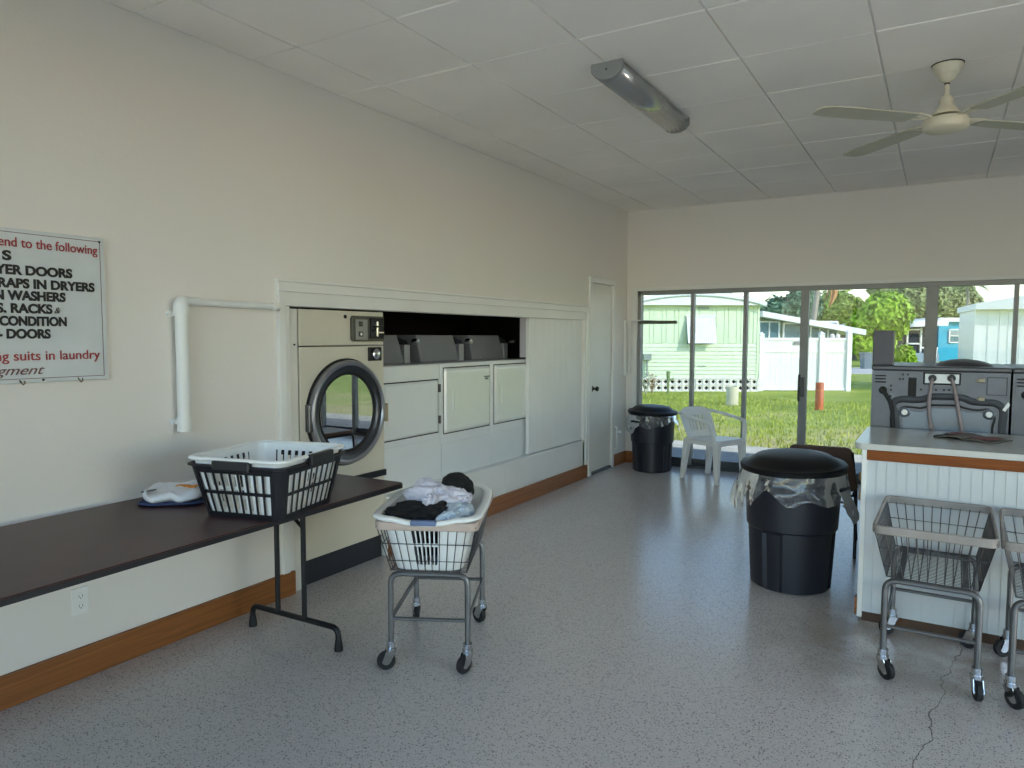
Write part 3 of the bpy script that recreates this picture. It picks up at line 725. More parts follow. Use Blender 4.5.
def make_cart(rimM, label, swivels, loc, rot):
    t = thing('laundry_cart', label, 'laundry cart', loc, rot, 'wheeled wire laundry carts')
    lx, ly, hz = .168, .262, .425
    for s in (-1, 1):
        b = MB(); b.tube(fillet([(-lx, s*ly, .12), (-lx, s*ly, hz), (lx, s*ly, hz), (lx, s*ly, .12)], .05, 6), .0125, 10)
        b.build('leg_hoop', GREYMET, t, smooth=True)
    for s in (-1, 1):
        b = MB(); b.cyl((-lx, s*ly, .225), (lx, s*ly, .225), .008, n=8); b.build('stretcher', GREYMET, t, smooth=True)
    for s in (-1, 1):
        b = MB(); b.bar((s*lx, -ly, .225), (s*lx, ly, .225), .006, .026); b.build('side_bar', GREYMET, t)
    b = MB()
    for s in (-1, 1): b.bar((s*.12, -ly, hz+.004), (s*.12, ly, hz+.004), .022, .006)
    b.bar((-lx+.02, -ly+.03, hz-.01), (lx-.02, -ly+.03, hz-.01), .02, .004)
    b.build('basket_support', GREYMET, t)
    for (x, y), sw in zip(((-lx, -ly), (lx, -ly), (-lx, ly), (lx, ly)), swivels): caster(x, y, sw, t)
    # wire basket
    z0, z1 = hz+.014, .650; ax0, ay0, ax1, ay1 = .165, .262, .212, .322
    def P(sx, sy, a): return Vector((sx*(ax0+(ax1-ax0)*a), sy*(ay0+(ay1-ay0)*a), z0+(z1-z0)*a))
    b = MB()
    for a, r in ((0, .0032), (.22, .0024), (.60, .0026), (.97, .003)):
        b.tube([P(-1, -1, a), P(1, -1, a), P(1, 1, a), P(-1, 1, a)], r, 5, True)
    for k in range(12):
        u = -1+2*k/11
        for s in (-1, 1): b.tube([P(u, s, 0), P(u, s, 1)], .0022, 5)
        b.tube([P(u, -1, 0), P(u, 1, 0)], .0022, 5)
    for k in range(17):
        u = -1+2*k/16
        for s in (-1, 1): b.tube([P(s, u, 0), P(s, u, 1)], .0022, 5)
    for k in range(26):
        u = -1+2*k/25; b.tube([P(-1, u, 0), P(1, u, 0)], .0016, 4)
    b.build('wire_basket', mat('dull_wire', '4d4d50', .45, .7), t)
    # wrapped bumper rim: a flat band
    ring = rrect(ax1+.004, ay1+.004, .035, 5); b = MB(); n = len(ring); vs = []; fs = []
    for k, (x, y) in enumerate(ring):
        d = Vector((x, y, 0)).normalized()*.009
        vs += [(x-d.x, y-d.y, z1-.018), (x+d.x, y+d.y, z1-.018), (x+d.x, y+d.y, z1+.018), (x-d.x, y-d.y, z1+.018)]
    for k in range(n):
        A, B = 4*k, 4*((k+1) % n)
        for j in range(4): fs.append((A+j, B+j, B+(j+1) % 4, A+(j+1) % 4))
    b.add(vs, fs); b.build('bumper_rim', rimM, t, bevel=.006)
    return t
c1 = make_cart(RIMV, 'wire laundry cart holding the white basket full of clothes', (1.9, 2.5, .4, .9), (-1.966, 2.622, 0), math.radians(26.5))
c2 = make_cart(RIMG, 'empty wire laundry cart fully in view in front of the beadboard counter', (-2.3, -2.9, 2.2, 1.2), (.015, 3.602, 0), math.radians(-1))
c3 = dup(c2, (.472, 3.585, 0), math.radians(-3), 'empty wire laundry cart cut off by the right edge of the photo')

# white basket in the first cart, with clothes heaped in it
R1 = math.radians(26.5)
t = thing('laundry_basket', 'white laundry basket heaped with clothes sitting in the wire cart', 'laundry basket', (-1.946, 2.570, .443), R1)
def lift(x, y): return .03*max(0, y/.25)**3*(1 if x > .05 else 0)-.018*max(0, 1-(x/.13)**2)*(1 if y < 0 else 0)
basket(t, 'basket_body', WPLAST, .145, .195, .205, .262, .238, .075, lambda s, u, r: s in (3, 1) and .25 < u < .75 and (u*12) % 1 < .67, .030, lift, N=168)
b = MB(); b.box(-.055, .055, -.304, -.276, .217, .239); b.build('handle_grip', mat('blue_grey_grip', '5f6e90', .5), t, bevel=.006)
b = MB(); b.box(-.06, .06, .276, .302, .236, .258); b.build('handle_grip', mat('blue_grey_grip_far', '5f6e90', .5), t, bevel=.006)
def garment(name, label, cat, M, parts, loc=(-1.946, 2.570, .417)):
    b = MB()
    for (c, r, amp, fr, seed, R) in parts: b.blob(c, r, 72, 44, amp, fr, seed, R, 0 if name == 'knit_hat' else .075)
    o = b.build(name, M, None, smooth=True, angle=85); o.location = loc; o.rotation_euler = (0, 0, R1)
    tag(o, label, cat, 'clothes heaped in the white basket')
garment('black_garment', 'crumpled black garment at the near side of the heap in the white basket', 'clothes', mat('black_cloth', '0b0a0e', .95, bump=.3, bscale=60),
        [((-.075, -.165, .262), (.115, .085, .045), .25, 2.6, 1, rz(.25)), ((.015, -.16, .275), (.07, .075, .04), .28, 3.0, 2, rz(-.3)), ((-.03, -.03, .14), (.12, .18, .09), .1, 2, 3, None)])
garment('light_blue_garment', 'pale blue garment low at the right of the heap in the white basket', 'clothes', mat('pale_blue_cloth', 'b4c2d0', .9, bump=.3, bscale=60),
        [((.105, -.12, .255), (.082, .13, .05), .28, 2.8, 4, None)])
garment('white_garment', 'crumpled lilac white shirt draped over the top of the heap in the basket', 'clothes', mat('lilac_white_cloth', 'cdccd9', .9, bump=.3, bscale=60),
        [((-.04, .0, .310), (.10, .105, .06), .3, 2.4, 5, None), ((.05, -.04, .305), (.10, .085, .05), .28, 2.6, 6, rz(.5)), ((.005, -.135, .305), (.034, .085, .035), .25, 3, 7, rx(-.45)), ((.11, .0, .30), (.055, .09, .035), .25, 2.6, 8, rz(.2))])
garment('knit_hat', 'round black knitted hat on top of the heap in the white basket', 'hat', mat('black_knit', '0c0b0d', .95, bump=.4, bscale=150),
        [((.088, .072, .328), (.080, .080, .066), .05, 2, 9, ry(.5))])

# ------------------------------------------------------------------ trash cans
def trash_can(loc, rot, R0, R1_, h, lid_dy, label, wide_liner, tilt):
    t = thing('trash_can', label, 'trash can', loc, rot, 'black trash cans with clear liners')
    b = MB(); n = 72; vs = []; rows = [0, .015, .10, .30, .48, .50, .515, .70, .92, .935, .95, 1.0]
    fs = []
    for i, a in enumerate(rows):
        r = R0+(R1_-R0)*a
        if a == 0: r -= .012
        if .515 <= a <= .92: r += .010
        if a >= .935: r += .016
        for j in range(n):
            th = 2*PI*j/n; rr = r
            # moulded grip recesses near the base
            k = abs(((th/(PI/2)+.5) % 1)-.5)
            if k < .16 and a < .49 and a > .01: rr -= .014*(1 if k < .13 else .5)
            vs.append((rr*math.cos(th), rr*math.sin(th), a*h))
    for i in range(len(rows)-1):
        for j in range(n): fs.append((i*n+j, i*n+(j+1) % n, (i+1)*n+(j+1) % n, (i+1)*n+j))
    fs.append(tuple(range(n-1, -1, -1))); b.add(vs, fs)
    b.build('can_body', CANPL, t, smooth=True, solid=.003, off=-1, angle=28)
    for s in (-1, 1):
        b = MB(); b.tube(fillet([(s*(R1_+.005), -.06, h*.86), (s*(R1_+.04), -.06, h*.88), (s*(R1_+.04), .06, h*.88), (s*(R1_+.005), .06, h*.86)], .015), .011, 8); b.build('handle', CANPL, t, smooth=True)
    RL = R1_+.034
    b = MB(); Rt = rx(tilt)
    b.lathe([(RL-.012, -.012), (RL, -.010), (RL+.002, .010), (RL-.006, .020), (RL-.03, .024), (RL-.05, .036), (RL*.70, .060), (RL*.5, .071), (RL*.25, .076), (0, .077)], (0, 0, h+.012), 64, Rt)
    ld = b.build('lid', LIDPL, t, smooth=True, angle=40)
    # liner folded over the rim and hanging ragged round the can
    b = MB()
    def f(u, v):
        th = 2*PI*u; drop = (.175+.055*math.sin(th*2+1.1+rot)+.035*math.sin(th*5+.5)+.022*math.sin(th*9))*wide_liner
        z = h*.985-v*drop; q = Vector((math.cos(th)*3.2, math.sin(th)*3.2, v*1.6))
        r = R1_+.022+.006+v*.020*wide_liner+.022*v*mnoise.noise(q*1.8)+.012*v*math.sin(th*14+3*math.sin(th*3))
        bul = .035*v*max(0, abs(math.cos(th+rot)))**6*wide_liner
        return ((r+bul)*math.cos(th), (r+bul)*math.sin(th), z)
    b.grid(f, 160, 16); b.build('clear_liner', LINER, t, smooth=True, angle=180)
    return t
trash_can((-.705, 4.37, 0), -.28, .222, .258, .688, 0, 'dark trash can with a draped clear liner standing beside the counter', 1.0, math.radians(3.5))
trash_can((-2.635, 7.355, 0), 1.2, .205, .232, .62, 0, 'black trash can in the far corner beside the white plastic chair', .75, math.radians(2))

# ------------------------------------------------------------------ white plastic armchair
def plastic_chair():
    t = thing('plastic_armchair', 'white moulded plastic armchair in front of the sliding glass', 'chair', (-1.915, 7.17, 0), math.radians(-115))
    # local: +y is the front of the seat
    M = WPLAST; sh = .43
    b = MB(); b.prism(rrect(.215, .215, .05, 5), lambda x, y: (x, y, sh-.014-.02*max(0, -y/.215)), lambda x, y: (x, y, sh-.02*max(0, -y/.215)))
    b.build('seat', M, t, bevel=.004)
    b = MB()
    for k in range(4):
        s = ((-.205, -.205), (.205, -.205), (.205, .205), (-.205, .205)); b.bar(s[k]+(sh-.035,), s[(k+1) % 4]+(sh-.035,), .012, .045)
    b.build('seat_apron', M, t)
    def leg(x, y, tx, ty):
        b = MB(); a, c = .032, .022
        def q(cx, cy, e, z): return [(cx-e, cy-e, z), (cx+e, cy-e, z), (cx+e, cy+e, z), (cx-e, cy+e, z)]
        b.hexa(q(x+tx, y+ty, c, 0), q(x, y, a, sh-.016)); b.build('leg', M, t, bevel=.008)
    for sx in (-1, 1): leg(sx*.185, .19, sx*.015, .02); leg(sx*.175, -.19, sx*.02, -.05)
    # backrest: curved sheet with vertical slots, flowing into the arms
    def back(u, v):
        a = (u-.5)*2; x = .215*a*(1+.08*v); y = -.20-.10*v+.055*a*a*(1-.2*v); z = sh-.02+(.31-.06*a*a*a*a)*v
        return (x, y, z)
    b = MB(); nu, nv = 36, 18; b.grid(back, nu, nv)
    keep = []
    for idx, fc in enumerate(b.f):
        i, j = divmod(idx, nv)
        hole = 4 <= j <= 12 and 9 <= i <= 26 and i % 4 in (1,)
        if not hole: keep.append(fc)
    b.f = keep; b.build('backrest', M, t, smooth=True, solid=.007, angle=60)
    for s in (-1, 1):
        b = MB(); P = fillet([(s*.222, -.262, .675), (s*.258, -.13, .655), (s*.268, .10, .615), (s*.262, .165, .60), (s*.225, .19, sh-.02)], .06, 6)
        b.sweep(P, [.027]*len(P), 10, False, .55)
        b.build('armrest', M, t, smooth=True, angle=70)
plastic_chair()

# ------------------------------------------------------------------ brown chair behind the near trash can
def brown_chair():
    t = thing('brown_chair', 'brown backed metal chair half hidden behind the dark trash can', 'chair', (-.665, 5.30, 0), math.radians(4))
    BV = mat('brown_vinyl', '62483a', .45, var=.1)
    b = MB(); hw0, hw1 = .235, .185
    poly = fillet([(-hw0, .45, 0), (hw0, .45, 0), (hw1, .73, 0), (-hw1, .73, 0)], .03, 4, True)
    lean = lambda z: -.235-.06*(z-.43)
    b.prism([(p.x, p.y) for p in poly], lambda x, z: (x, lean(z)+.014, z), lambda x, z: (x, lean(z)-.014, z)); b.build('backrest', BV, t, bevel=.008)
    b = MB(); b.prism(rrect(.21, .20, .04, 4, 0, .02), lambda x, y: (x, y, .425), lambda x, y: (x, y, .465)); b.build('seat', BV, t, bevel=.01)
    for s in (-1, 1):
        b = MB(); b.tube(fillet([(s*.225, -.25, 0), (s*.222, -.225, .42), (s*.19, -.255, .70)], .05, 4), .011, 8); b.build('leg', BLACKMET, t, smooth=True)
        b = MB(); b.tube(fillet([(s*.225, .23, 0), (s*.205, .20, .42), (s*.21, -.22, .42)], .04, 4), .011, 8); b.build('leg', BLACKMET, t, smooth=True)
    for z in (.36, .41):
        b = MB(); b.cyl((-.222, -.227, z), (.222, -.227, z), .008, n=8); b.build('stretcher', BLACKMET, t, smooth=True)
brown_chair()
# ------------------------------------------------------------------ counter with beadboard front
CZ = .918
def counter():
    x0, x1, yf, yb = -.312, 2.2, 3.965, 4.70
    t = thing('counter', 'low white beadboard counter with a pale top and stained wood strip', 'counter', (x0, yf, 0))
    w_, d_ = x1-x0, yb-yf
    BEAD = mat('beadboard_paint', (.54, .57, .59), .45, var=.02)
    STRIP = OAKX.copy(); STRIP.name = 'dark_stained_strip'
    for e in [q for q in STRIP.node_tree.nodes if q.type == 'VALTORGB'][0].color_ramp.elements: e.color = (e.color[0]*.8, e.color[1]*.62, e.color[2]*.40, 1)
    STRIP.node_tree.nodes['Principled BSDF'].inputs['Specular IOR Level'].default_value = .2
    b = MB(); k = 0; x = .022
    while x < w_:
        x2 = min(x+.0445, w_); b.box(x+.0015, x2-.0015, 0, .02, .05, .835); x = x2
    b.box(.02, w_, .004, .02, .05, .835)
    b.build('beadboard_front', BEAD, t)
    b = MB(); b.box(.0, .022, -.006, d_, .02, .885); b.box(.0, .024, -.008, .03, .02, .885); b.build('end_panel', TRIM, t, bevel=.003)
    b = MB(); b.box(.022, w_, -.012, .02, .832, .884); b.build('wood_strip', STRIP, t, bevel=.003)
    b = MB(); b.box(.022, w_, .006, .03, 0, .05); b.build('plinth', mat('stained_plinth', '4a3220', .6, var=.4, scale=8), t)
    b = MB(); poly = fillet([(-.035, -.035, 0), (w_, -.035, 0), (w_, d_, 0), (-.035, d_, 0)], .05, 5, True)
    b.prism([(p.x, p.y) for p in poly], lambda x, y: (x, y, .886), lambda x, y: (x, y, CZ)); b.build('countertop', mat('pale_laminate', (.50, .50, .47), .25, var=.04, coat=.2), t, bevel=.004)
    b = MB(); b.box(.3, w_, .05, d_, .05, .88); b.build('core', TRIM, t)
    for z in (.62, .72):
        b = MB(); b.cyl((-.006, .012, z), (-.006, .012, z+.045), .006, n=10); b.box(-.004, .0, .0, .035, z, z+.045); b.build('hinge', mat('brass_hinge', '6c5636', .4, .7), t)
    b = MB(); b.box(-.012, .0, -.01, .04, .03, .12); b.build('corner_block', OAK, t, bevel=.003)
counter()
struct(MB().box(-.36, 2.2, 4.76, 5.50, 0, .30).build('trim_5', mat('raised_plinth', (.35, .35, .34), .7)), 'raised plinth under the washers', 'plinth')

# ------------------------------------------------------------------ top loading washers seen from behind
WPAN = mat('washer_back_steel', '585a61', .38, .55, var=.10, scale=9)
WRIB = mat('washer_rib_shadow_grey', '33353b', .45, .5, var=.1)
WPALE = mat('washer_inner_steel', '656c77', .32, .6, var=.08)
def washer(x0, label):
    yb = 4.735; W = .68; zt, zd = 1.285, .30
    t = thing('washing_machine', label, 'washing machine', (x0, yb, zd), 0, 'top loading washers behind the counter')
    H = zt-zd
    def P(px, py, d=0):                     # back-panel point read off the photo, in local coordinates
        p = WY(px, py, yb); return Vector((p.x+.335, -d, p.z-zd))
    b = MB(); b.box(0, W, .004, .69, 0, H-.032); b.build('cabinet', WPAN, t, bevel=.01)
    b = MB(); b.box(-.004, W+.004, -.008, .70, H-.032, H-.004); b.build('top_deck', mat('washer_deck', '4a4a50', .35, .3), t, bevel=.008)
    # lid: shallow crown
    b = MB()
    def f(u, v):
        x = .315+.30*u; y = .10+.42*v; return (x, y, H-.006+.040*max(0, math.sin(PI*u))**.6*max(0, math.sin(PI*min(1, v*1.0)))**.5)
    b.grid(f, 24, 14); b.build('lid', mat('washer_lid', '37363c', .4), t, smooth=True, angle=80)
    b = MB(); b.box(-.002, .105, .01, .20, H-.004, H+.202); b.build('coin_box', mat('coin_box_brown_grey', '48444c', .5), t, bevel=.006)
    # back sheet features
    b = MB(); b.box(.0, W, -.001, .004, .0, H-.034); b.box(.012, W-.01, -.003, 0, .605, H-.045); b.build('back_sheet', WPAN, t, bevel=.001)
    # wavy pressed rib that arches over both corners
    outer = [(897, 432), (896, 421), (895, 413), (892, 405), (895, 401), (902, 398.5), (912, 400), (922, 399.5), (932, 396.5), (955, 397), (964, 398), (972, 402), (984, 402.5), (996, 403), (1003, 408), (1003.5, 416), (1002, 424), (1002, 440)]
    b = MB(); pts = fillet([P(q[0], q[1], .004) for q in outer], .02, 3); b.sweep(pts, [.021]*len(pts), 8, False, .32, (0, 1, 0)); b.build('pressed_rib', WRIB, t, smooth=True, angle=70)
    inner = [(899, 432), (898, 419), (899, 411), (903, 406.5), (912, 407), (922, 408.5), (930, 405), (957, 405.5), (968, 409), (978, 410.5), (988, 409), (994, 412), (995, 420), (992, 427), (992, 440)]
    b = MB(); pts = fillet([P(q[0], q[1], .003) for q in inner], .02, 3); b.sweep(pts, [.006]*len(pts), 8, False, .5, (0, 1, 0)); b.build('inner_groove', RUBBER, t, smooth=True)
    b = MB(); q = [P(*z, .002) for z in ((903, 432), (902, 416), (906, 410.5), (922, 411.5), (932, 408), (956, 408.5), (966, 412), (986, 413), (990, 418), (989, 440))]
    b.prism([(p.x, p.z) for p in q], lambda x, z: (x, .001, z), lambda x, z: (x, -.004, z)); b.build('access_panel', WPALE, t, bevel=.002)
    for (px, py) in ((904.5, 412), (989, 414.5)):
        c = P(px, py, .004); b = MB(); b.lathe([(.030, 0), (.030, .003), (.022, .006), (.018, .003), (0, .003)], c, 24, rx(PI/2)); k = b.build('corner_boss', WPALE, t, smooth=True)
        b = MB(); b.lathe([(.017, .0), (.015, .010), (0, .012)], c, 16, rx(PI/2)); b.build('cap', WPLAST, k, smooth=True)
    # inlet plate and two hoses
    a, c = P(925, 373.5), P(959, 384)
    b = MB(); b.box(a.x-.008, c.x+.008, -.006, 0, c.z-.008, a.z+.008); b.build('inlet_frame', RUBBER, t, bevel=.003)
    b = MB(); b.box(a.x, c.x, -.011, -.004, c.z, a.z); ip = b.build('inlet_plate', mat('inlet_plate', '9fa2a6', .35, .7), t, bevel=.002)
    HOSE = mat('pinkish_grey_hose', '84787a', .5, var=.15, scale=30)
    for i, path in enumerate(([(932.5, 378), (931, 386), (929, 400), (929, 415), (931, 428), (934, 436)], [(951.5, 378), (954, 386), (956.5, 400), (959, 415), (961.5, 430), (963, 438)])):
        p0 = P(*path[0], .01); b = MB(); b.cyl(p0, p0+Vector((0, -.028, 0)), .017, n=14); b.cyl(p0+Vector((0, -.02, 0)), p0+Vector((0, -.03, 0)), .021, n=14)
        b.build('hose_fitting', BLACKMET, ip, smooth=True)
        pts = [P(*path[0], .032)]+[P(*q, .045) for q in path[1:]]
        lo = pts[-1]; lo.z = max(lo.z, CZ-zd+.012)
        pts = fillet(pts, .03, 4); b = MB(); b.sweep(pts, [.0095]*len(pts), 10); b.build('hose', HOSE, t, smooth=True)
    # vents, cord entry, label recess, clips, screw holes
    b = MB()
    for py in (375.5, 378.5, 381.7):
        p, q = P(875, py), P(886, py); b.box(p.x, q.x, -.006, -.001, p.z-.004, p.z+.004)
    b.build('vent_slots', RUBBER, t, bevel=.002)
    p, q = P(908.5, 377.5), P(916, 396.5); b = MB(); b.box(p.x, q.x, -.006, -.001, q.z, p.z); b.build('dark_slot', RUBBER, t, bevel=.002)
    b = MB(); cp = P(883, 390, .0); b.lathe([(.022, 0), (.022, .012), (.012, .02), (0, .02)], cp, 20, rx(PI/2)); b.build('cord_grommet', RUBBER, t, smooth=True)
    b = MB(); pts = fillet([P(883, 390, .018), P(888, 397, .02), P(893, 408, .022), P(892, 420, .022), P(893, 430, .02)], .02, 4); b.sweep(pts, [.0115]*len(pts), 8); b.build('power_cord', RUBBER, t, smooth=True)
    b = MB()
    for px, py in ((891, 385.6), (891, 389.8), (890.5, 396), (921, 389.5), (936, 390), (944, 390), (949, 390), (903, 374.5), (908, 374.5), (900, 379), (903, 379)):
        q = P(px, py); b.lathe([(.0062, 0), (.0062, .003), (0, .003)], (q.x, -.0025, q.z), 10, rx(PI/2))
    b.build('screw_holes', RUBBER, t)
    b = MB(); b.lathe([(.016, .0), (.016, .003), (.011, .003), (.011, 0)], P(890.5, 396, .003), 20, rx(PI/2), closed=True); b.build('ring_boss', WPALE, t, smooth=True)
    for px, py in ((981.5, 380.5), (981.5, 399)):
        q = P(px, py); b = MB(); b.box(q.x-.016, q.x+.016, -.012, -.001, q.z-.011, q.z+.011); b.box(q.x-.024, q.x-.012, -.008, -.001, q.z-.013, q.z+.003); b.build('clip', mat('tan_clip', '8d8471', .45, .5), t, bevel=.003)
    p, q = P(987, 377), P(1007, 396); b = MB()
    for (a0, a1, c0, c1) in ((p.x, p.x+.005, q.z, p.z), (q.x-.005, q.x, q.z, p.z), (p.x, q.x, p.z-.005, p.z), (p.x, q.x, q.z, q.z+.004)): b.box(a0, a1, -.006, -.001, c0, c1)
    b.build('panel_seam', WRIB, t)
    b = MB(); q = [P(*z, .012) for z in ((1002, 410), (1008, 402), (1010, 405), (1005, 411.5))]
    b.prism([(p.x, p.z) for p in q], lambda x, z: (x, -.001, z), lambda x, z: (x, -.014, z)); b.build('paper_tag', WPLAST, t)
    return t
wA = washer(-.335, 'grey backed washer at the left end behind the counter, showing two inlet hoses')
wB = dup(wA, (.356, 4.735, .30), 0, 'second washer behind the counter, cut off by the right edge of the photo')
for ch in list(wB.children):
    if ch.name.startswith('coin_box'): bpy.data.objects.remove(ch)

def magazine():
    t = thing('magazine', 'open magazine lying on the counter under the washer hoses', 'magazine', (.17, 4.38, CZ), math.radians(-28))
    b = MB()
    for s in (-1, 1):
        b.grid(lambda u, v, s=s: (s*.14*u, -.105+.21*v, .006+.010*math.sin(PI*min(1, u*1.3))*(1-.3*u)), 12, 6)
    b.build('pages', mat('magazine_pages', '6a6660', .5, var=.4, scale=14), t, smooth=True, solid=.004, off=-1)
    PR = mat('printed_picture', '6b3a38', .45, var=.6, scale=18)
    for (x0, x1, y0, y1) in ((.02, .13, -.09, .03), (-.135, -.03, -.02, .09)):
        b = MB(); b.grid(lambda u, v: (x0+(x1-x0)*u, y0+(y1-y0)*v, .0175), 4, 4); b.build('picture', PR, t, solid=.001)
    b = MB(); b.box(-.143, -.137, -.107, .107, .001, .012); b.build('dark_edge', RUBBER, t)
magazine()
def cable():
    b = MB(); pts = [(0, 0, .006), (.03, .05, .007), (.01, .11, .02), (.05, .13, .008), (.07, .08, .008), (.12, .03, .007), (.2, .06, .006), (.32, .02, .006)]
    b.sweep(fillet(pts, .03, 4), [.006]*len(fillet(pts, .03, 4)), 8); o = b.build('coiled_cable', RUBBER, None, smooth=True); o.location = (.38, 4.22, CZ)
    tag(o, 'short black cable lying on the counter right of the magazine', 'cable')
cable()

# ------------------------------------------------------------------ ceiling light and fan
def light_fixture():
    t = thing('fluorescent_light', 'unlit wraparound fluorescent light fixed to the ceiling tiles', 'ceiling light', (-1.515, 4.03, ZC-.004))
    L = .57
    MB().box(-.075, .075, -L, L, -.022, 0).build('housing', GREYMET, t, bevel=.003)
    prof = [(-.085, -.012), (-.083, -.045), (-.06, -.072), (-.03, -.084), (0, -.086), (.03, -.084), (.06, -.072), (.083, -.045), (.085, -.012)]
    lens = bpy.data.materials.new('ribbed_acrylic'); lens.use_nodes = True
    p = lens.node_tree.nodes['Principled BSDF']; nt_ = lens.node_tree
    tcx = nt_.nodes.new('ShaderNodeTexCoord'); nz = nt_.nodes.new('ShaderNodeTexNoise'); nz.inputs['Scale'].default_value = 4; cr = nt_.nodes.new('ShaderNodeValToRGB')
    cr.color_ramp.elements[0].color = (.19, .20, .21, 1); cr.color_ramp.elements[1].color = (.25, .25, .245, 1)
    nt_.links.new(tcx.outputs['Object'], nz.inputs['Vector']); nt_.links.new(nz.outputs['Fac'], cr.inputs['Fac']); nt_.links.new(cr.outputs['Color'], p.inputs['Base Color'])
    p.inputs['Roughness'].default_value = .10; p.inputs['Coat Weight'].default_value = 1; p.inputs['Coat Roughness'].default_value = .06; p.inputs['Specular IOR Level'].default_value = 1
    b = MB(); n_ = len(prof)
    for y in (-L+.02, L-.02): b.v += [(x, y, z) for x, z in prof]
    b.f = [(i, i+1, n_+i+1, n_+i) for i in range(n_-1)]; b.build('lens', lens, t, smooth=True, solid=.003, angle=60)
    for s in (-1, 1):
        b = MB(); y = s*(L-.01)
        b.prism([(x*1.03, z*1.03) for x, z in prof]+[(.085, .0), (-.085, .0)], lambda x, z: (x, y-.012, z), lambda x, z: (x, y+.012, z))
        e = b.build('end_cap', mat('grey_end_cap', '8b8c8a', .5), t, bevel=.003)
        b = MB(); b.lathe([(.005, -.004), (.005, .003), (0, .003)], (0, s*(L+.002), -.04), 10, rx(-s*PI/2)); b.build('screw', BLACKMET, e)
        b = MB()
        for q in (.035, .055): b.prism([(x*1.012, z*1.012) for x, z in prof]+[(x*.99, z*.99) for x, z in prof[::-1]], lambda x, z: (x, s*(L-q)-.004, z), lambda x, z: (x, s*(L-q)+.004, z))
        b.build('lens_band', mat('lens_band', '707472', .4), t)
light_fixture()
def fan():
    FM = mat('almond_fan_paint', 'cfc8b4', .4, var=.03)
    FB = mat('fan_blade_white', 'b5b1a4', .5, var=.05, scale=4)
    t = thing('ceiling_fan', 'off white four blade ceiling fan hanging from the tiles', 'ceiling fan', (-.012, 4.39, ZC-.004))
    b = MB(); b.lathe([(.070, -.004), (.072, -.012), (.066, -.028), (.058, -.036), (.055, -.052), (.042, -.062), (.036, -.078), (.026, -.088), (.014, -.094)], (0, 0, 0), 32); b.build('canopy', FM, t, smooth=True)
    b = MB(); b.lathe([(.074, 0), (.075, -.005), (.07, -.008)], (0, 0, 0), 32); b.build('canopy_ring', RUBBER, t, smooth=True)
    b = MB(); b.cyl((0, 0, -.08), (0, 0, -.19), .0125, n=14); b.build('down_rod', FM, t, smooth=True)
    b = MB(); b.cyl((0, 0, -.098), (0, 0, -.106), .0135, n=14); b.build('rod_collar', RUBBER, t, smooth=True)
    b = MB(); b.lathe([(.014, -.16), (.028, -.168), (.033, -.19), (.03, -.205), (.046, -.225), (.062, -.245), (.066, -.258), (.05, -.262), (.05, -.276), (.098, -.278), (.105, -.288), (.105, -.322), (.096, -.334), (.03, -.345), (0, -.346)], (0, 0, 0), 40); b.build('motor_housing', FM, t, smooth=True, angle=50)
    b = MB(); b.cyl((0, 0, -.263), (0, 0, -.275), .055, n=28); b.build('vent_gap', RUBBER, t, smooth=True)
    for k in range(4):
        a = math.radians(43+90*k); R = rz(a)@rx(math.radians(3))
        out = [(.20, -.052), (.24, -.060), (.55, -.068), (.70, -.066), (.745, -.045), (.755, 0), (.745, .045), (.70, .066), (.55, .068), (.24, .060), (.20, .052)]
        b = MB(); zc = Vector((0, 0, -.285))
        b.prism(out, lambda x, y: zc+R@Vector((x, y, -.003)), lambda x, y: zc+R@Vector((x, y, .003))); bl = b.build('blade', FB, t)
        b = MB()
        for s in (-1, 1):
            b.sweep(fillet([zc+rz(a)@Vector((.07, s*.012, -.0)), zc+R@Vector((.14, s*.03, .008)), zc+R@Vector((.21, s*.045, .006)), zc+R@Vector((.25, s*.02, .006)), zc+R@Vector((.215, s*.004, .006))], .02, 4), [.0055]*14, 6)
        b.bar(zc+rz(a)@Vector((.06, 0, 0)), zc+R@Vector((.24, 0, .006)), .016, .005); b.build('bracket', FM, bl, smooth=True)
fan()
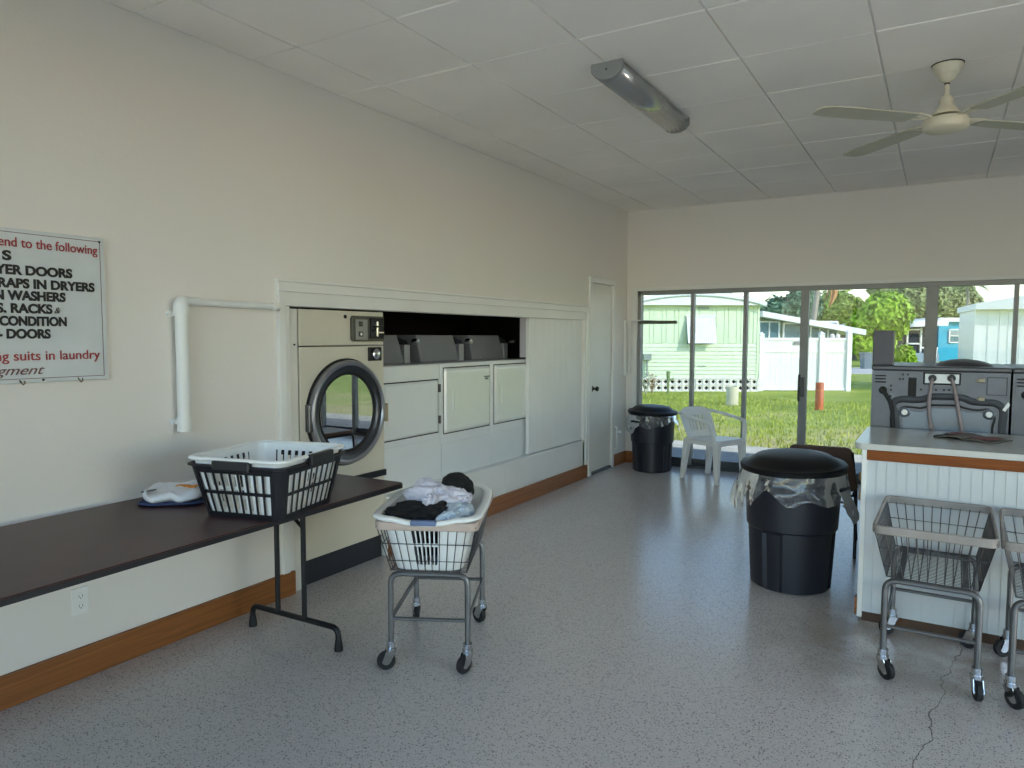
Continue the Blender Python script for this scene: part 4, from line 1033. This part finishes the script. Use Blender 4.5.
# ------------------------------------------------------------------ outside: lawn, slab, homes, fence, trees
GZ = -.10
RH = Vector((math.cos(YAW), math.sin(YAW), 0)); FH = Vector((-math.sin(YAW), math.cos(YAW), 0))
def out(px, depth, z=GZ): p = RH*((px-512)/FPX*depth)+FH*depth; return (p.x, p.y, z)
def lawn_material():
    M = mat('lawn_turf', (.17, .27, .045), .95, var=.0)
    n = M.node_tree; L = n.links; b = n.nodes['Principled BSDF']; tc = [q for q in n.nodes if q.type == 'TEX_COORD'][0]
    nz = n.nodes.new('ShaderNodeTexNoise'); nz.inputs['Scale'].default_value = .55; nz.inputs['Detail'].default_value = 9; nz.inputs['Roughness'].default_value = .68
    cr = n.nodes.new('ShaderNodeValToRGB'); e = cr.color_ramp.elements
    e[0].position = .32; e[0].color = (.27, .35, .035, 1); e[1].position = .70; e[1].color = (.62, .53, .21, 1)
    q = e.new(.50); q.color = (.40, .46, .07, 1)
    L.new(tc.outputs['Object'], nz.inputs['Vector'])
    # drier nearer the building
    sx = n.nodes.new('ShaderNodeSeparateXYZ'); L.new(tc.outputs['Object'], sx.inputs[0])
    mr = n.nodes.new('ShaderNodeMapRange'); mr.inputs[1].default_value = 10; mr.inputs[2].default_value = 16.5; mr.inputs[3].default_value = .20; mr.inputs[4].default_value = -.10
    L.new(sx.outputs[1], mr.inputs[0])
    ad = n.nodes.new('ShaderNodeMath'); ad.operation = 'ADD'; L.new(nz.outputs['Fac'], ad.inputs[0]); L.new(mr.outputs[0], ad.inputs[1])
    L.new(ad.outputs[0], cr.inputs['Fac']); L.new(cr.outputs['Color'], b.inputs['Base Color'])
    n2 = n.nodes.new('ShaderNodeTexNoise'); n2.inputs['Scale'].default_value = 25; bp = n.nodes.new('ShaderNodeBump'); bp.inputs['Strength'].default_value = .7; bp.inputs['Distance'].default_value = .05
    L.new(tc.outputs['Object'], n2.inputs['Vector']); L.new(n2.outputs['Fac'], bp.inputs['Height']); L.new(bp.outputs['Normal'], b.inputs['Normal'])
    return M
struct(MB().box(-90, 90, -40, 130, GZ-.3, GZ).build('ground_lawn', lawn_material()), 'lawn of green and dry grass outside the glass', 'lawn')
CONC = mat('pale_concrete', (.62, .59, .53), .85, var=.1, scale=2, bump=.2)
struct(MB().box(-6, 7, 9.38, 10.10, GZ-.1, GZ+.03).build('ground_strip', mat('cream_strip', (.66, .60, .47), .9, var=.15, scale=3, bump=.3)), 'pale cream strip between the slab and the lawn', 'paving')  # cream tone, much paler than the slab next to it
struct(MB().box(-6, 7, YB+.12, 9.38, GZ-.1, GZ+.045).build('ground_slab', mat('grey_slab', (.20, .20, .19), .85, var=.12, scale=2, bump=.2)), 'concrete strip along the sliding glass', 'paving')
struct(MB().box(XR+.1, 16, YF-.1, 8, GZ-.1, GZ+.04).build('ground_added_paving', CONC), 'unseen paving beside the building, added for neutral bounce light', 'paving')  # paving added so that light bounced indoors stays neutral
struct(MB().box(-12, 16, -16, YF-.1, GZ-.1, GZ+.04).build('ground_forecourt', mat('bounce_pale_paving', (.84, .77, .66), .9, var=.08, scale=2)), 'unseen forecourt behind the viewer, paled to bounce sunlight indoors', 'paving')  # unseen ground coloured very pale to bounce sun onto the ceiling
o = MB().box(-40, 40, 0, 6.0, -.02, .02).build('ground_road', mat('road_concrete', (.58, .55, .50), .85, var=.06)); o.location = out(512, 29.5); o.rotation_euler = (0, 0, YAW)
struct(o, 'pale concrete drive beyond the fence', 'road')
def tufts():
    b = MB(); rnd = random.Random(3)
    for k in range(9000):
        y = 10.2+rnd.random()**1.3*8.2; x = -7.0+rnd.random()*(7.5)
        if -x*.5145+y*.8575 > 19.4: continue
        h = .03+.05*rnd.random(); a = rnd.random()*6.28; wv = .008+.008*rnd.random(); l = .03*rnd.random()
        ca, sa = math.cos(a)*wv, math.sin(a)*wv; c2, s2 = math.cos(a*3)*l, math.sin(a*3)*l
        b.add([(x-ca, y-sa, GZ-.005), (x+ca, y+sa, GZ-.005), (x+c2, y+s2, GZ+h)], [(0, 1, 2)])
    o = b.build('grass_blades', mat('grass_blade', (.42, .48, .08), .8, var=.3, scale=2)); tag(o, 'short grass growing on the lawn outside', 'grass', kind='stuff')
tufts()

GREEN = mat('pale_green_siding', (.66, .78, .58), .5, var=.02)
WSID = mat('white_siding', (.78, .80, .80), .45, var=.02)
PANE = mat('dark_outdoor_glass', '5f828c', .25, 0, var=.12, spec=.3)
def green_home():
    D = 20.05; t = thing('mobile_home', 'pale green mobile home with a white shuttered window across the lawn', 'house', out(693, D), YAW)
    hw = 1.83; zs = .38
    z1, zm = 2.56, 1.36
    b = MB(); b.box(-hw, hw, 0, 12, zs, z1)
    # raised vertical boards above, lapped boards below
    k = 0; x = -hw
    while x < hw-.02:
        x2 = min(hw, x+(.23, .12)[k % 2]); b.box(x+.008, x2-.008, -.018, 0, zm, z1-.12); x = x2; k += 1
    z = zs
    while z < zm-.02:
        b.hexa([(-hw, -.026, z), (hw, -.026, z), (hw, .0, z), (-hw, .0, z)], [(-hw, -.004, z+.105), (hw, -.004, z+.105), (hw, .0, z+.105), (-hw, .0, z+.105)]); z += .1085
    b.box(hw-.05, hw+.015, -.03, .03, zs, z1); b.box(-hw-.015, -hw+.05, -.03, .03, zs, z1)
    b.build('siding', GREEN, t)
    b = MB(); n = 16; top = [(-hw-.14+(2*hw+.28)*i/n, z1-.05+.30*math.sin(PI*i/n)**.8) for i in range(n+1)]
    b.prism([(-hw-.14, z1-.14)]+[(hw+.14, z1-.14)]+top[::-1], lambda x, z: (x, -.22, z), lambda x, z: (x, 12.1, z)); 
    rf = b.build('roof', WSID, t)
    b = MB(); b.sweep([Vector((x, -.235, z-.13)) for x, z in top], [.02]*(n+1), 6); b.build('fascia_line', mat('fascia_shade', '9fb5a6', .6), rf)
    b = MB(); b.cyl((1.15, .5, z1), (1.15, .5, z1+.42), .05, n=10); b.cyl((1.15, .5, z1+.33), (1.15, .5, z1+.42), .09, n=10); b.build('roof_vent', mat('vent_grey', '6b7478', .6), rf)
    # hinged white hurricane shutter standing out from the window
    b = MB(); wx0, wx1, a, c = -.22, .58, 1.36, 2.10
    for k in range(14):
        x = wx0+(wx1-wx0)*k/14; x2 = x+(wx1-wx0)/14
        b.hexa([(x+.004, -.30, a), (x2-.004, -.30, a), (x2-.004, -.27, a), (x+.004, -.27, a)], [(x+.004, -.06, c), (x2-.004, -.06, c), (x2-.004, -.03, c), (x+.004, -.03, c)])
    b.hexa([(wx0, -.278, a), (wx1, -.278, a), (wx1, -.27, a), (wx0, -.27, a)], [(wx0, -.038, c), (wx1, -.038, c), (wx1, -.03, c), (wx0, -.03, c)])
    b.box(wx0-.02, wx1+.05, -.08, 0, c, c+.04); b.build('shutter', WSID, t)
    b = MB(); b.box(wx0+.04, wx1-.04, -.03, -.015, a-.02, c-.05); b.build('window', PANE, t)
    b = MB(); b.box(.10, .40, -.10, 0, 2.33, 2.37); b.build('vent_hood', mat('hood_grey', '8c9a92', .6), t)
    # ornamental block skirting
    b = MB(); r = MB()
    b.box(-hw, hw+.0, .02, .12, 0, zs-.01)
    cell = .1885
    nx = int(2*hw/cell)
    fr = MB()
    for i in range(nx+1):
        x = -hw+i*(2*hw)/nx; fr.box(x-.02, x+.02, -.06, .02, 0, zs-.01)
    for z in (0, .17, zs-.03): fr.box(-hw, hw, -.06, .02, z, z+.025)
    for i in range(nx):
        xc = -hw+(i+.5)*(2*hw)/nx
        for zc in (.0975, .275):
            for sx in (-1, 1):
                for sz in (-1, 1):
                    fr.bar((xc+sx*.10, -.02, zc+sz*.012), (xc+sx*.012, -.02, zc+sz*.095), .07, .034, (0, 1, 0))
    fr.build('block_skirting', mat('white_blockwork', (.78, .78, .74), .8, var=.05), t)
    b.build('skirting_shadow_board', mat('crawlspace_shade', (.03, .03, .03), .9), t)  # near-black board stands for the shade behind the open blocks
    b = MB(); b.box(-1.42, -1.20, -.16, 0, .88, 1.06); b.cyl((-1.31, -.10, .42), (-1.31, -.10, .9), .03, n=10); b.build('meter_box', mat('meter_grey', '93a09a', .5, .3), t, bevel=.01)
    b = MB(); b.box(.12, .36, -.03, -.01, .70, .725); b.build('sill_slot', mat('slot_grey', '8fa598', .6), t)
green_home()
def annex():
    D = 22.2; t = thing('house_annex', 'low annex with a sloping white roof behind the white fence', 'house', out(758, D), YAW)
    s = D/FPX
    L = 100*s; zl = 1.45-(311-336)*s-GZ; zr = 1.45-(329-336)*s-GZ; th = .17
    b = MB(); b.prism([(-.05, zl-th), (L, zr-th), (L, zr), (-.05, zl)], lambda x, z: (x, -.45, z), lambda x, z: (x, 7, z)); b.build('roof', WSID, t)
    b = MB(); wz0 = 1.45-(339-336)*s-GZ; wz1 = 1.45-(322-336)*s-GZ
    b.prism([(0, 0), (L-.9, 0), (L-.9, zr-.1), (0, zl-th)], lambda x, z: (x, 0, z), lambda x, z: (x, 6.8, z)); b.build('wall', mat('annex_olive_wall', '8c9a80', .7), t)
    for (p0, p1, q) in ((759, 777, 2), (783, 803, 1), (810, 835, 3)):
        x0, x1 = (p0-758)*s, (p1-758)*s; a0 = wz0-.2; a1 = wz1-(.0 if q != 1 else .05)
        b = MB(); b.box(x0, x1, -.03, .0, a0, a1); wnd = b.build('window', PANE, t)
        b = MB(); b.box(x0-.04, x1+.04, -.05, -.01, a1, a1+.05); b.box(x0-.05, x0, -.05, -.01, a0, a1); b.box(x1, x1+.05, -.05, -.01, a0, a1)
        for k in range(1, q): x = x0+(x1-x0)*k/q; b.box(x-.02, x+.02, -.05, -.01, a0, a1)
        b.build('window_frame', WSID, wnd)
annex()
def fence():
    D = 20.2; s = D/FPX; t = thing('vinyl_fence', 'white vinyl privacy fence beside the green mobile home', 'fence', out(760, D), YAW)
    X = lambda px: (px-760)*s
    M = mat('white_vinyl', (.82, .83, .83), .35, var=.01)
    zt = 1.52
    for a, c in ((760, 820), (822, 848)):
        b = MB(); x = X(a)
        while x < X(c)-.02: b.box(x+.002, min(X(c), x+.15)-.002, .015, .045, .04, zt-.04); x += .15
        pn = b.build('panel', M, t)
        b = MB(); b.box(X(a), X(c), -.012, .07, zt-.08, zt); b.box(X(a), X(c), -.012, .07, 1.10, 1.16) ; b.box(X(a), X(c), -.012, .07, .02, .10); b.build('rail', M, pn)
    for px, h in ((761, 1.60), (821, 1.62), (848.5, 1.66)):
        x = X(px); b = MB(); b.box(x-.065, x+.065, -.055, .085, 0, h); b.hexa([(x-.085, -.075, h), (x+.085, -.075, h), (x+.085, .105, h), (x-.085, .105, h)], [(x-.01, .01, h+.08), (x+.01, .01, h+.08), (x+.01, .02, h+.08), (x-.01, .02, h+.08)]); b.build('post', M, t)
    b = MB(); b.box(X(793.5), X(800), -.03, .0, 1.33, 1.41); b.build('notice_plate', mat('plate_grey', '7d8488', .5), t)
    for px in (832, 837.5):
        b = MB(); b.lathe([(.05, 0), (.06, .04), (.05, .09), (.0, .12)], (X(px), .03, zt), 12); b.build('finial', M, t, smooth=True)
fence()
def white_home():
    D = 19; s = D/FPX; t = thing('mobile_home', 'white vertically ribbed mobile home at the right edge of the view', 'house', out(974, D), math.radians(6))
    L = 3.7; z0 = 1.45-(309-336)*s-GZ   # eave height
    b = MB(); b.box(0, L, .0, 3, .0, z0)
    x = .08
    rnd = random.Random(5)
    while x < L: wd = (.10, .22, .16)[rnd.randrange(3)]; b.box(x, x+wd, -.025, 0, .0, z0-.02); x += wd+.035
    b.box(-.03, .09, -.04, .05, 0, z0); b.build('siding', mat('white_metal_siding', (.86, .88, .88), .4, 0, var=.03), t)
    b = MB(); p = [(-.06, z0-.0), (-.06, z0+.16), (L/2, z0+.50), (L+.2, z0+.16), (L+.2, z0)]
    b.prism(p, lambda x, z: (x, -.30, z), lambda x, z: (x, 3.1, z)); b.build('roof', WSID, t)
white_home()
def teal_home():
    D = 46; s = D/FPX; t = thing('mobile_home', 'bright teal blue mobile home with a white window beyond the trees', 'house', out(950, D), YAW)
    Z = lambda py: 1.45-(py-336)*s-GZ
    TE = mat('teal_paint', '1ea6c9', .5, var=.05)
    b = MB(); b.box(-13*s, 28*s, 0, 10, 0, Z(321)); b.box(-13*s, 28*s, -.06, 0, Z(330), Z(321)); b.box(-13*s, -9*s, -.05, 0, 0, Z(321)); b.build('wall', TE, t)
    b = MB(); b.box(-16*s, 30*s, -.4, 10.2, Z(321), Z(317)); b.build('roof', WSID, t)
    b = MB(); b.box(-2*s, 10*s, -.03, 0, Z(341), Z(329)); wn_ = b.build('window', PANE, t)
    b = MB(); 
    for (x0, x1, y0, y1) in ((-3, -1.6, 342, 328), (9.6, 11, 342, 328), (-3, 11, 329.4, 328), (-3, 11, 342, 340.8), (-3, 11, 335.4, 334.4)): b.box(x0*s, x1*s, -.08, -.02, Z(y0), Z(y1))
    b.build('window_frame', WSID, wn_)
    b = MB(); b.box(-2*s, 10*s, -.05, -.03, Z(334.4), Z(329.4)); b.build('window_blind', mat('grey_blind', '9aa7a8', .7), wn_)
teal_home()
def porch_home():
    D = 44; s = D/FPX; t = thing('porch_house', 'low house with a white roof and dark screened porch beyond the drive', 'house', out(900, D), YAW)
    Z = lambda py: 1.45-(py-336)*s-GZ
    b = MB(); b.prism([(-17*s, Z(327)), (38*s, Z(325)), (38*s, Z(318)), (-12*s, Z(322))], lambda x, z: (x, -.9, z), lambda x, z: (x, 7, z)); b.build('roof', WSID, t)
    b = MB(); b.box(-14*s, 36*s, 0, 6, 0, Z(326)); b.build('screen', mat('dark_screen', '1c2430', .6, var=.15), t)
    b = MB()
    for (x0, x1, y0, y1) in ((5.0, 6.6, 362, 327), (18.5, 20.2, 362, 327), (5, 20, 329.5, 328), (5, 20, 343.5, 342), (-14, -12.5, 362, 326), (30, 31.5, 362, 326), (20, 36, 347.5, 346)): b.box(x0*s, x1*s, -.10, -.01, max(0, Z(y0)), Z(y1))
    b.build('door_frame', WSID, t)
    b = MB(); b.box(5*s, 36*s, -.3, 0, 0, Z(352)); b.build('low_wall', mat('pale_blue_wall', '8fa3b4', .7), t)
    # leaning stair rail
    b = MB()
    for k in range(4): b.bar(((24+2*k)*s, -.5, 0), ((26+2*k)*s, -.5, Z(346)), .06, .06)
    b.build('stair_rail', WSID, t)
porch_home()

def bollard(px, depth, r, h, M, name, label, cat, ring=None):
    t = thing(name, label, cat, out(px, depth)); b = MB(); b.lathe([(0, 0), (r, 0), (r, h-.015), (r-.01, h), (r-.02, h), (r-.025, h-.06), (0, h-.06)], (0, 0, -.02), 24); b.build('pipe', M, t, smooth=True)
    if ring: b = MB(); b.lathe([(r+.006, h*.68), (r+.010, h*.70), (r+.006, h*.72)], (0, 0, 0), 24); b.build('coupling', ring, t, smooth=True)
bollard(820.5, 15.0, .085, .60, mat('orange_pipe', 'c2693f', .5, var=.3, scale=3), 'standpipe', 'rusty orange standpipe rising from the lawn in front of the fence', 'pipe', mat('orange_collar', 'd98a4a', .5))
bollard(733, 16.0, .135, .44, mat('cream_concrete', 'cbc9ae', .8, var=.1), 'concrete_post', 'stubby cream concrete post on the lawn before the green home', 'post')
def bin_(px, D):
    t = thing('wheelie_bin', 'grey wheeled bin standing beside the drive under the bright tree', 'bin', out(px, D), YAW)
    M = mat('grey_bin', '6c7d86', .5); b = MB(); b.hexa([(-.17, -.2, 0), (.17, -.2, 0), (.17, .2, 0), (-.17, .2, 0)], [(-.22, -.26, .72), (.22, -.26, .72), (.22, .26, .72), (-.22, .26, .72)]); b.build('bin_body', M, t, bevel=.02)
    MB().box(-.24, .24, -.3, .28, .72, .80).build('lid', M, t, bevel=.02)
bin_(866, 34.2)

LEAFT = {}
def leafmat(name, c):
    M = mat(name, c, .55, var=.35, scale=1.6); p = M.node_tree.nodes['Principled BSDF']
    p.inputs['Transmission Weight'].default_value = 0; p.inputs['Subsurface Weight'].default_value = 0
    return M
def leaves(b, blobs, n, size, rnd):
    tot = sum(r[0]*r[2] for _, r in blobs)
    for c, r in blobs:
        for k in range(int(n*r[0]*r[2]/tot)):
            z = rnd.uniform(-1, 1); a = rnd.uniform(0, 2*PI); q = math.sqrt(1-z*z); d = Vector((q*math.cos(a), q*math.sin(a), z))
            lump = 1+.22*mnoise.noise(d*2.2+Vector(c))
            p = Vector(c)+Vector((d.x*r[0], d.y*r[1], d.z*r[2]))*lump*rnd.uniform(.72, 1.03)
            nrm = (d+Vector((rnd.uniform(-.8, .8), rnd.uniform(-.8, .8), rnd.uniform(-.4, .9)))).normalized()
            u = nrm.orthogonal().normalized(); u.rotate(Matrix.Rotation(rnd.uniform(0, 6.28), 3, nrm)); v = nrm.cross(u); s = size*rnd.uniform(.6, 1.3)
            b.add([p-u*s, p-v*s*.45+nrm*s*.12, p+u*s, p+v*s*.45+nrm*s*.12], [(0, 1, 2, 3)])
def tree(name, label, px, D, blobs_px, M, n, size, seed, trunk=True, cat='tree', group=None):
    s = D/FPX; base = out(px, D); t = thing(name, label, cat, base, YAW, group); rnd = random.Random(seed)
    blobs = []
    for (bx, by, rxp, ryp) in blobs_px:
        blobs.append((((bx-px)*s, rnd.uniform(-.3, .3)*rxp*s, 1.45-(by-336)*s-GZ), (rxp*s, rxp*s*.8, ryp*s)))
    b = MB(); leaves(b, blobs, n, size, rnd); b.build('foliage', M, t)
    core = MB()
    for c, r in blobs: core.blob(c, tuple(q*.74 for q in r), 18, 10, .25, 1.5, seed)
    core.build('inner_foliage', M, t, smooth=True, angle=180)
    if trunk:
        TB = mat('bark', '5c5044', .9, var=.3, scale=9)
        b = MB(); zc = blobs[0][0][2]
        b.sweep([Vector((0, 0, -.1)), Vector((.1*s, 0, zc*.45)), Vector((blobs[0][0][0]*.7, 0, zc))], [.20, .16, .1], 8)
        for c, r in blobs[1:]: b.sweep([Vector((.1*s, 0, zc*.45)), Vector(c)], [.11, .05], 6)
        b.build('trunk', TB, t, smooth=True)
    return t
LG = leafmat('lime_leaf', (.30, .48, .02)); DG = leafmat('deep_green_leaf', (.10, .19, .06)); YG = leafmat('yellow_green_leaf', (.26, .36, .05)); OG = leafmat('olive_leaf', (.27, .31, .11)); BG = leafmat('bluish_green_leaf', (.12, .22, .13))
tree('bright_tree', 'bright lime green rounded tree behind the end of the white fence', 868, 37, [(882, 312, 24, 20), (868, 325, 20, 18), (895, 322, 12, 16), (868, 345, 17, 15), (858, 335, 10, 14), (882, 345, 12, 14)], LG, 5200, .19, 1)
tree('broad_tree', 'dark bluish green tree right above the roof ridge of the green home', 785, 52, [(784, 312, 26, 16), (764, 318, 14, 14), (800, 306, 18, 20), (752, 318, 10, 9)], BG, 4200, .22, 2, group='trees behind the homes')
tree('broad_tree', 'yellow green tree above the sloping annex roof behind the grey palm trunk', 835, 66, [(835, 310, 24, 22), (818, 318, 18, 16), (852, 314, 20, 16)], YG, 4600, .22, 3, group='trees behind the homes')
tree('broad_tree', 'tall olive tree behind the dark porch and white roof', 912, 58, [(908, 300, 26, 20), (890, 296, 16, 16), (930, 302, 22, 20), (876, 290, 12, 9)], OG, 5200, .24, 4, group='trees behind the homes')
tree('broad_tree', 'soft green tree rising over the teal home', 950, 60, [(952, 300, 22, 24), (938, 312, 14, 14), (966, 308, 16, 16)], OG, 4000, .24, 5, group='trees behind the homes')
tree('broad_tree', 'deep green tree filling the gap between the fence and the porch house', 845, 84, [(850, 326, 30, 18), (820, 330, 26, 14), (880, 332, 26, 14)], DG, 4200, .24, 6, group='trees behind the homes')
tree('shrub', 'small bright bush in front of the screened porch', 905, 39, [(905, 353, 9, 9), (899, 357, 7, 7), (911, 358, 6, 6)], LG, 900, .12, 7, False, 'shrub')
PT = mat('palm_trunk_grey', '9b948a', .9, var=.2, scale=12)
def palm(px, D, ztop_py, label, fronds, deadp, rr):
    s = D/FPX; t = thing('palm_tree', label, 'palm tree', out(px, D), YAW); zt = 1.45-(ztop_py-336)*s-GZ
    b = MB(); k = 14; b.sweep([Vector((.06*math.sin(i*.7), 0, zt*i/k-.05)) for i in range(k+1)], [rr*(1.15-.2*i/k)*(1+.06*(i % 2)) for i in range(k+1)], 12); b.build('trunk', PT, t, smooth=True)
    FR = leafmat('palm_frond', (.20, .27, .09)); rnd = random.Random(px)
    for i in range(fronds):
        a = 2*PI*i/fronds+rnd.uniform(-.2, .2); el = rnd.uniform(-.5, 1.0); L = rnd.uniform(.8, 1.25)*1.3; b = MB(); prev = None
        for q in range(9):
            u = q/8; d = Vector((math.cos(a)*math.cos(el), math.sin(a)*math.cos(el), math.sin(el))); p = Vector((0, 0, zt))+d*L*u+Vector((0, 0, -.9*u*u*L*.6))
            side = d.cross(Vector((0, 0, 1))).normalized()
            if q:
                for sd in (-1, 1):
                    for e in (0, .5):
                        pp = prev*(1-e)+p*e; tip = pp+side*sd*(.34*math.sin(PI*min(1, u*.9+.12)))*1.3+d*.18+Vector((0, 0, -.12)); b.add([pp-d*.03, pp+d*.03, tip], [(0, 1, 2)])
            prev = p
        b.build('frond', FR, t)
    if deadp:
        DM = mat('dead_frond', 'b98a5c', .8, var=.3)
        for i, (dx, w_, l_) in enumerate(((.62, .30, 1.15), (.40, .07, .8))):
            b = MB(); b.grid(lambda u, v: (dx+(v-.5)*w_*math.sin(PI*min(1, .15+u*.85))+.1*math.sin(u*4), -.25+.1*u+.05*math.sin(9*v), zt-.5-l_*u), 10, 4); b.build('dead_frond', DM, t, smooth=True, solid=.02)
palm(813.5, 31, 270, 'grey palm trunk with brown hanging fronds rising behind the annex roof', 14, True, .11)
palm(964, 41, 283, 'palm with a pinkish trunk and fan of fronds behind the white ribbed home', 22, False, .085)
def plants():
    for i, (px, D, h, lab, c) in enumerate(((668.5, 19.2, .62, 'small upright cactus plant in front of the block skirting', (.22, .30, .14)), (652.5, 19.0, .55, 'thin reddish plant at the left end of the block skirting', (.42, .30, .20)), (646, 18.6, .62, 'pale leafy plant by the left frame of the glass', (.42, .45, .36)))):
        t = thing('garden_plant', lab, 'plant', out(px, D), YAW); M = leafmat('garden_leaf', c); b = MB(); rnd = random.Random(i)
        if i == 0:
            b.sweep([Vector((0, 0, 0)), Vector((0, 0, h*.5)), Vector((0, 0, h*.95)), Vector((0, 0, h))], [.03, .035, .06, .02], 10); b.sweep([Vector((0, 0, h*.62)), Vector((.12, 0, h*.62)), Vector((.14, 0, h*.70))], [.03, .035, .02], 8); b.build('stem', M, t, smooth=True)
        else:
            for k in range(7):
                a = rnd.uniform(0, 6.28); b.sweep([Vector((0, 0, 0)), Vector((.08*math.cos(a), .08*math.sin(a), h*.5)), Vector((.16*math.cos(a), .12*math.sin(a), h*rnd.uniform(.7, 1)))], [.008, .007, .003], 5)
            b.build('stems', M, t); b = MB(); leaves(b, [((0, 0, h*.65), (.16, .14, h*.38))], 60, .045, rnd); b.build('foliage', M, t)
plants()
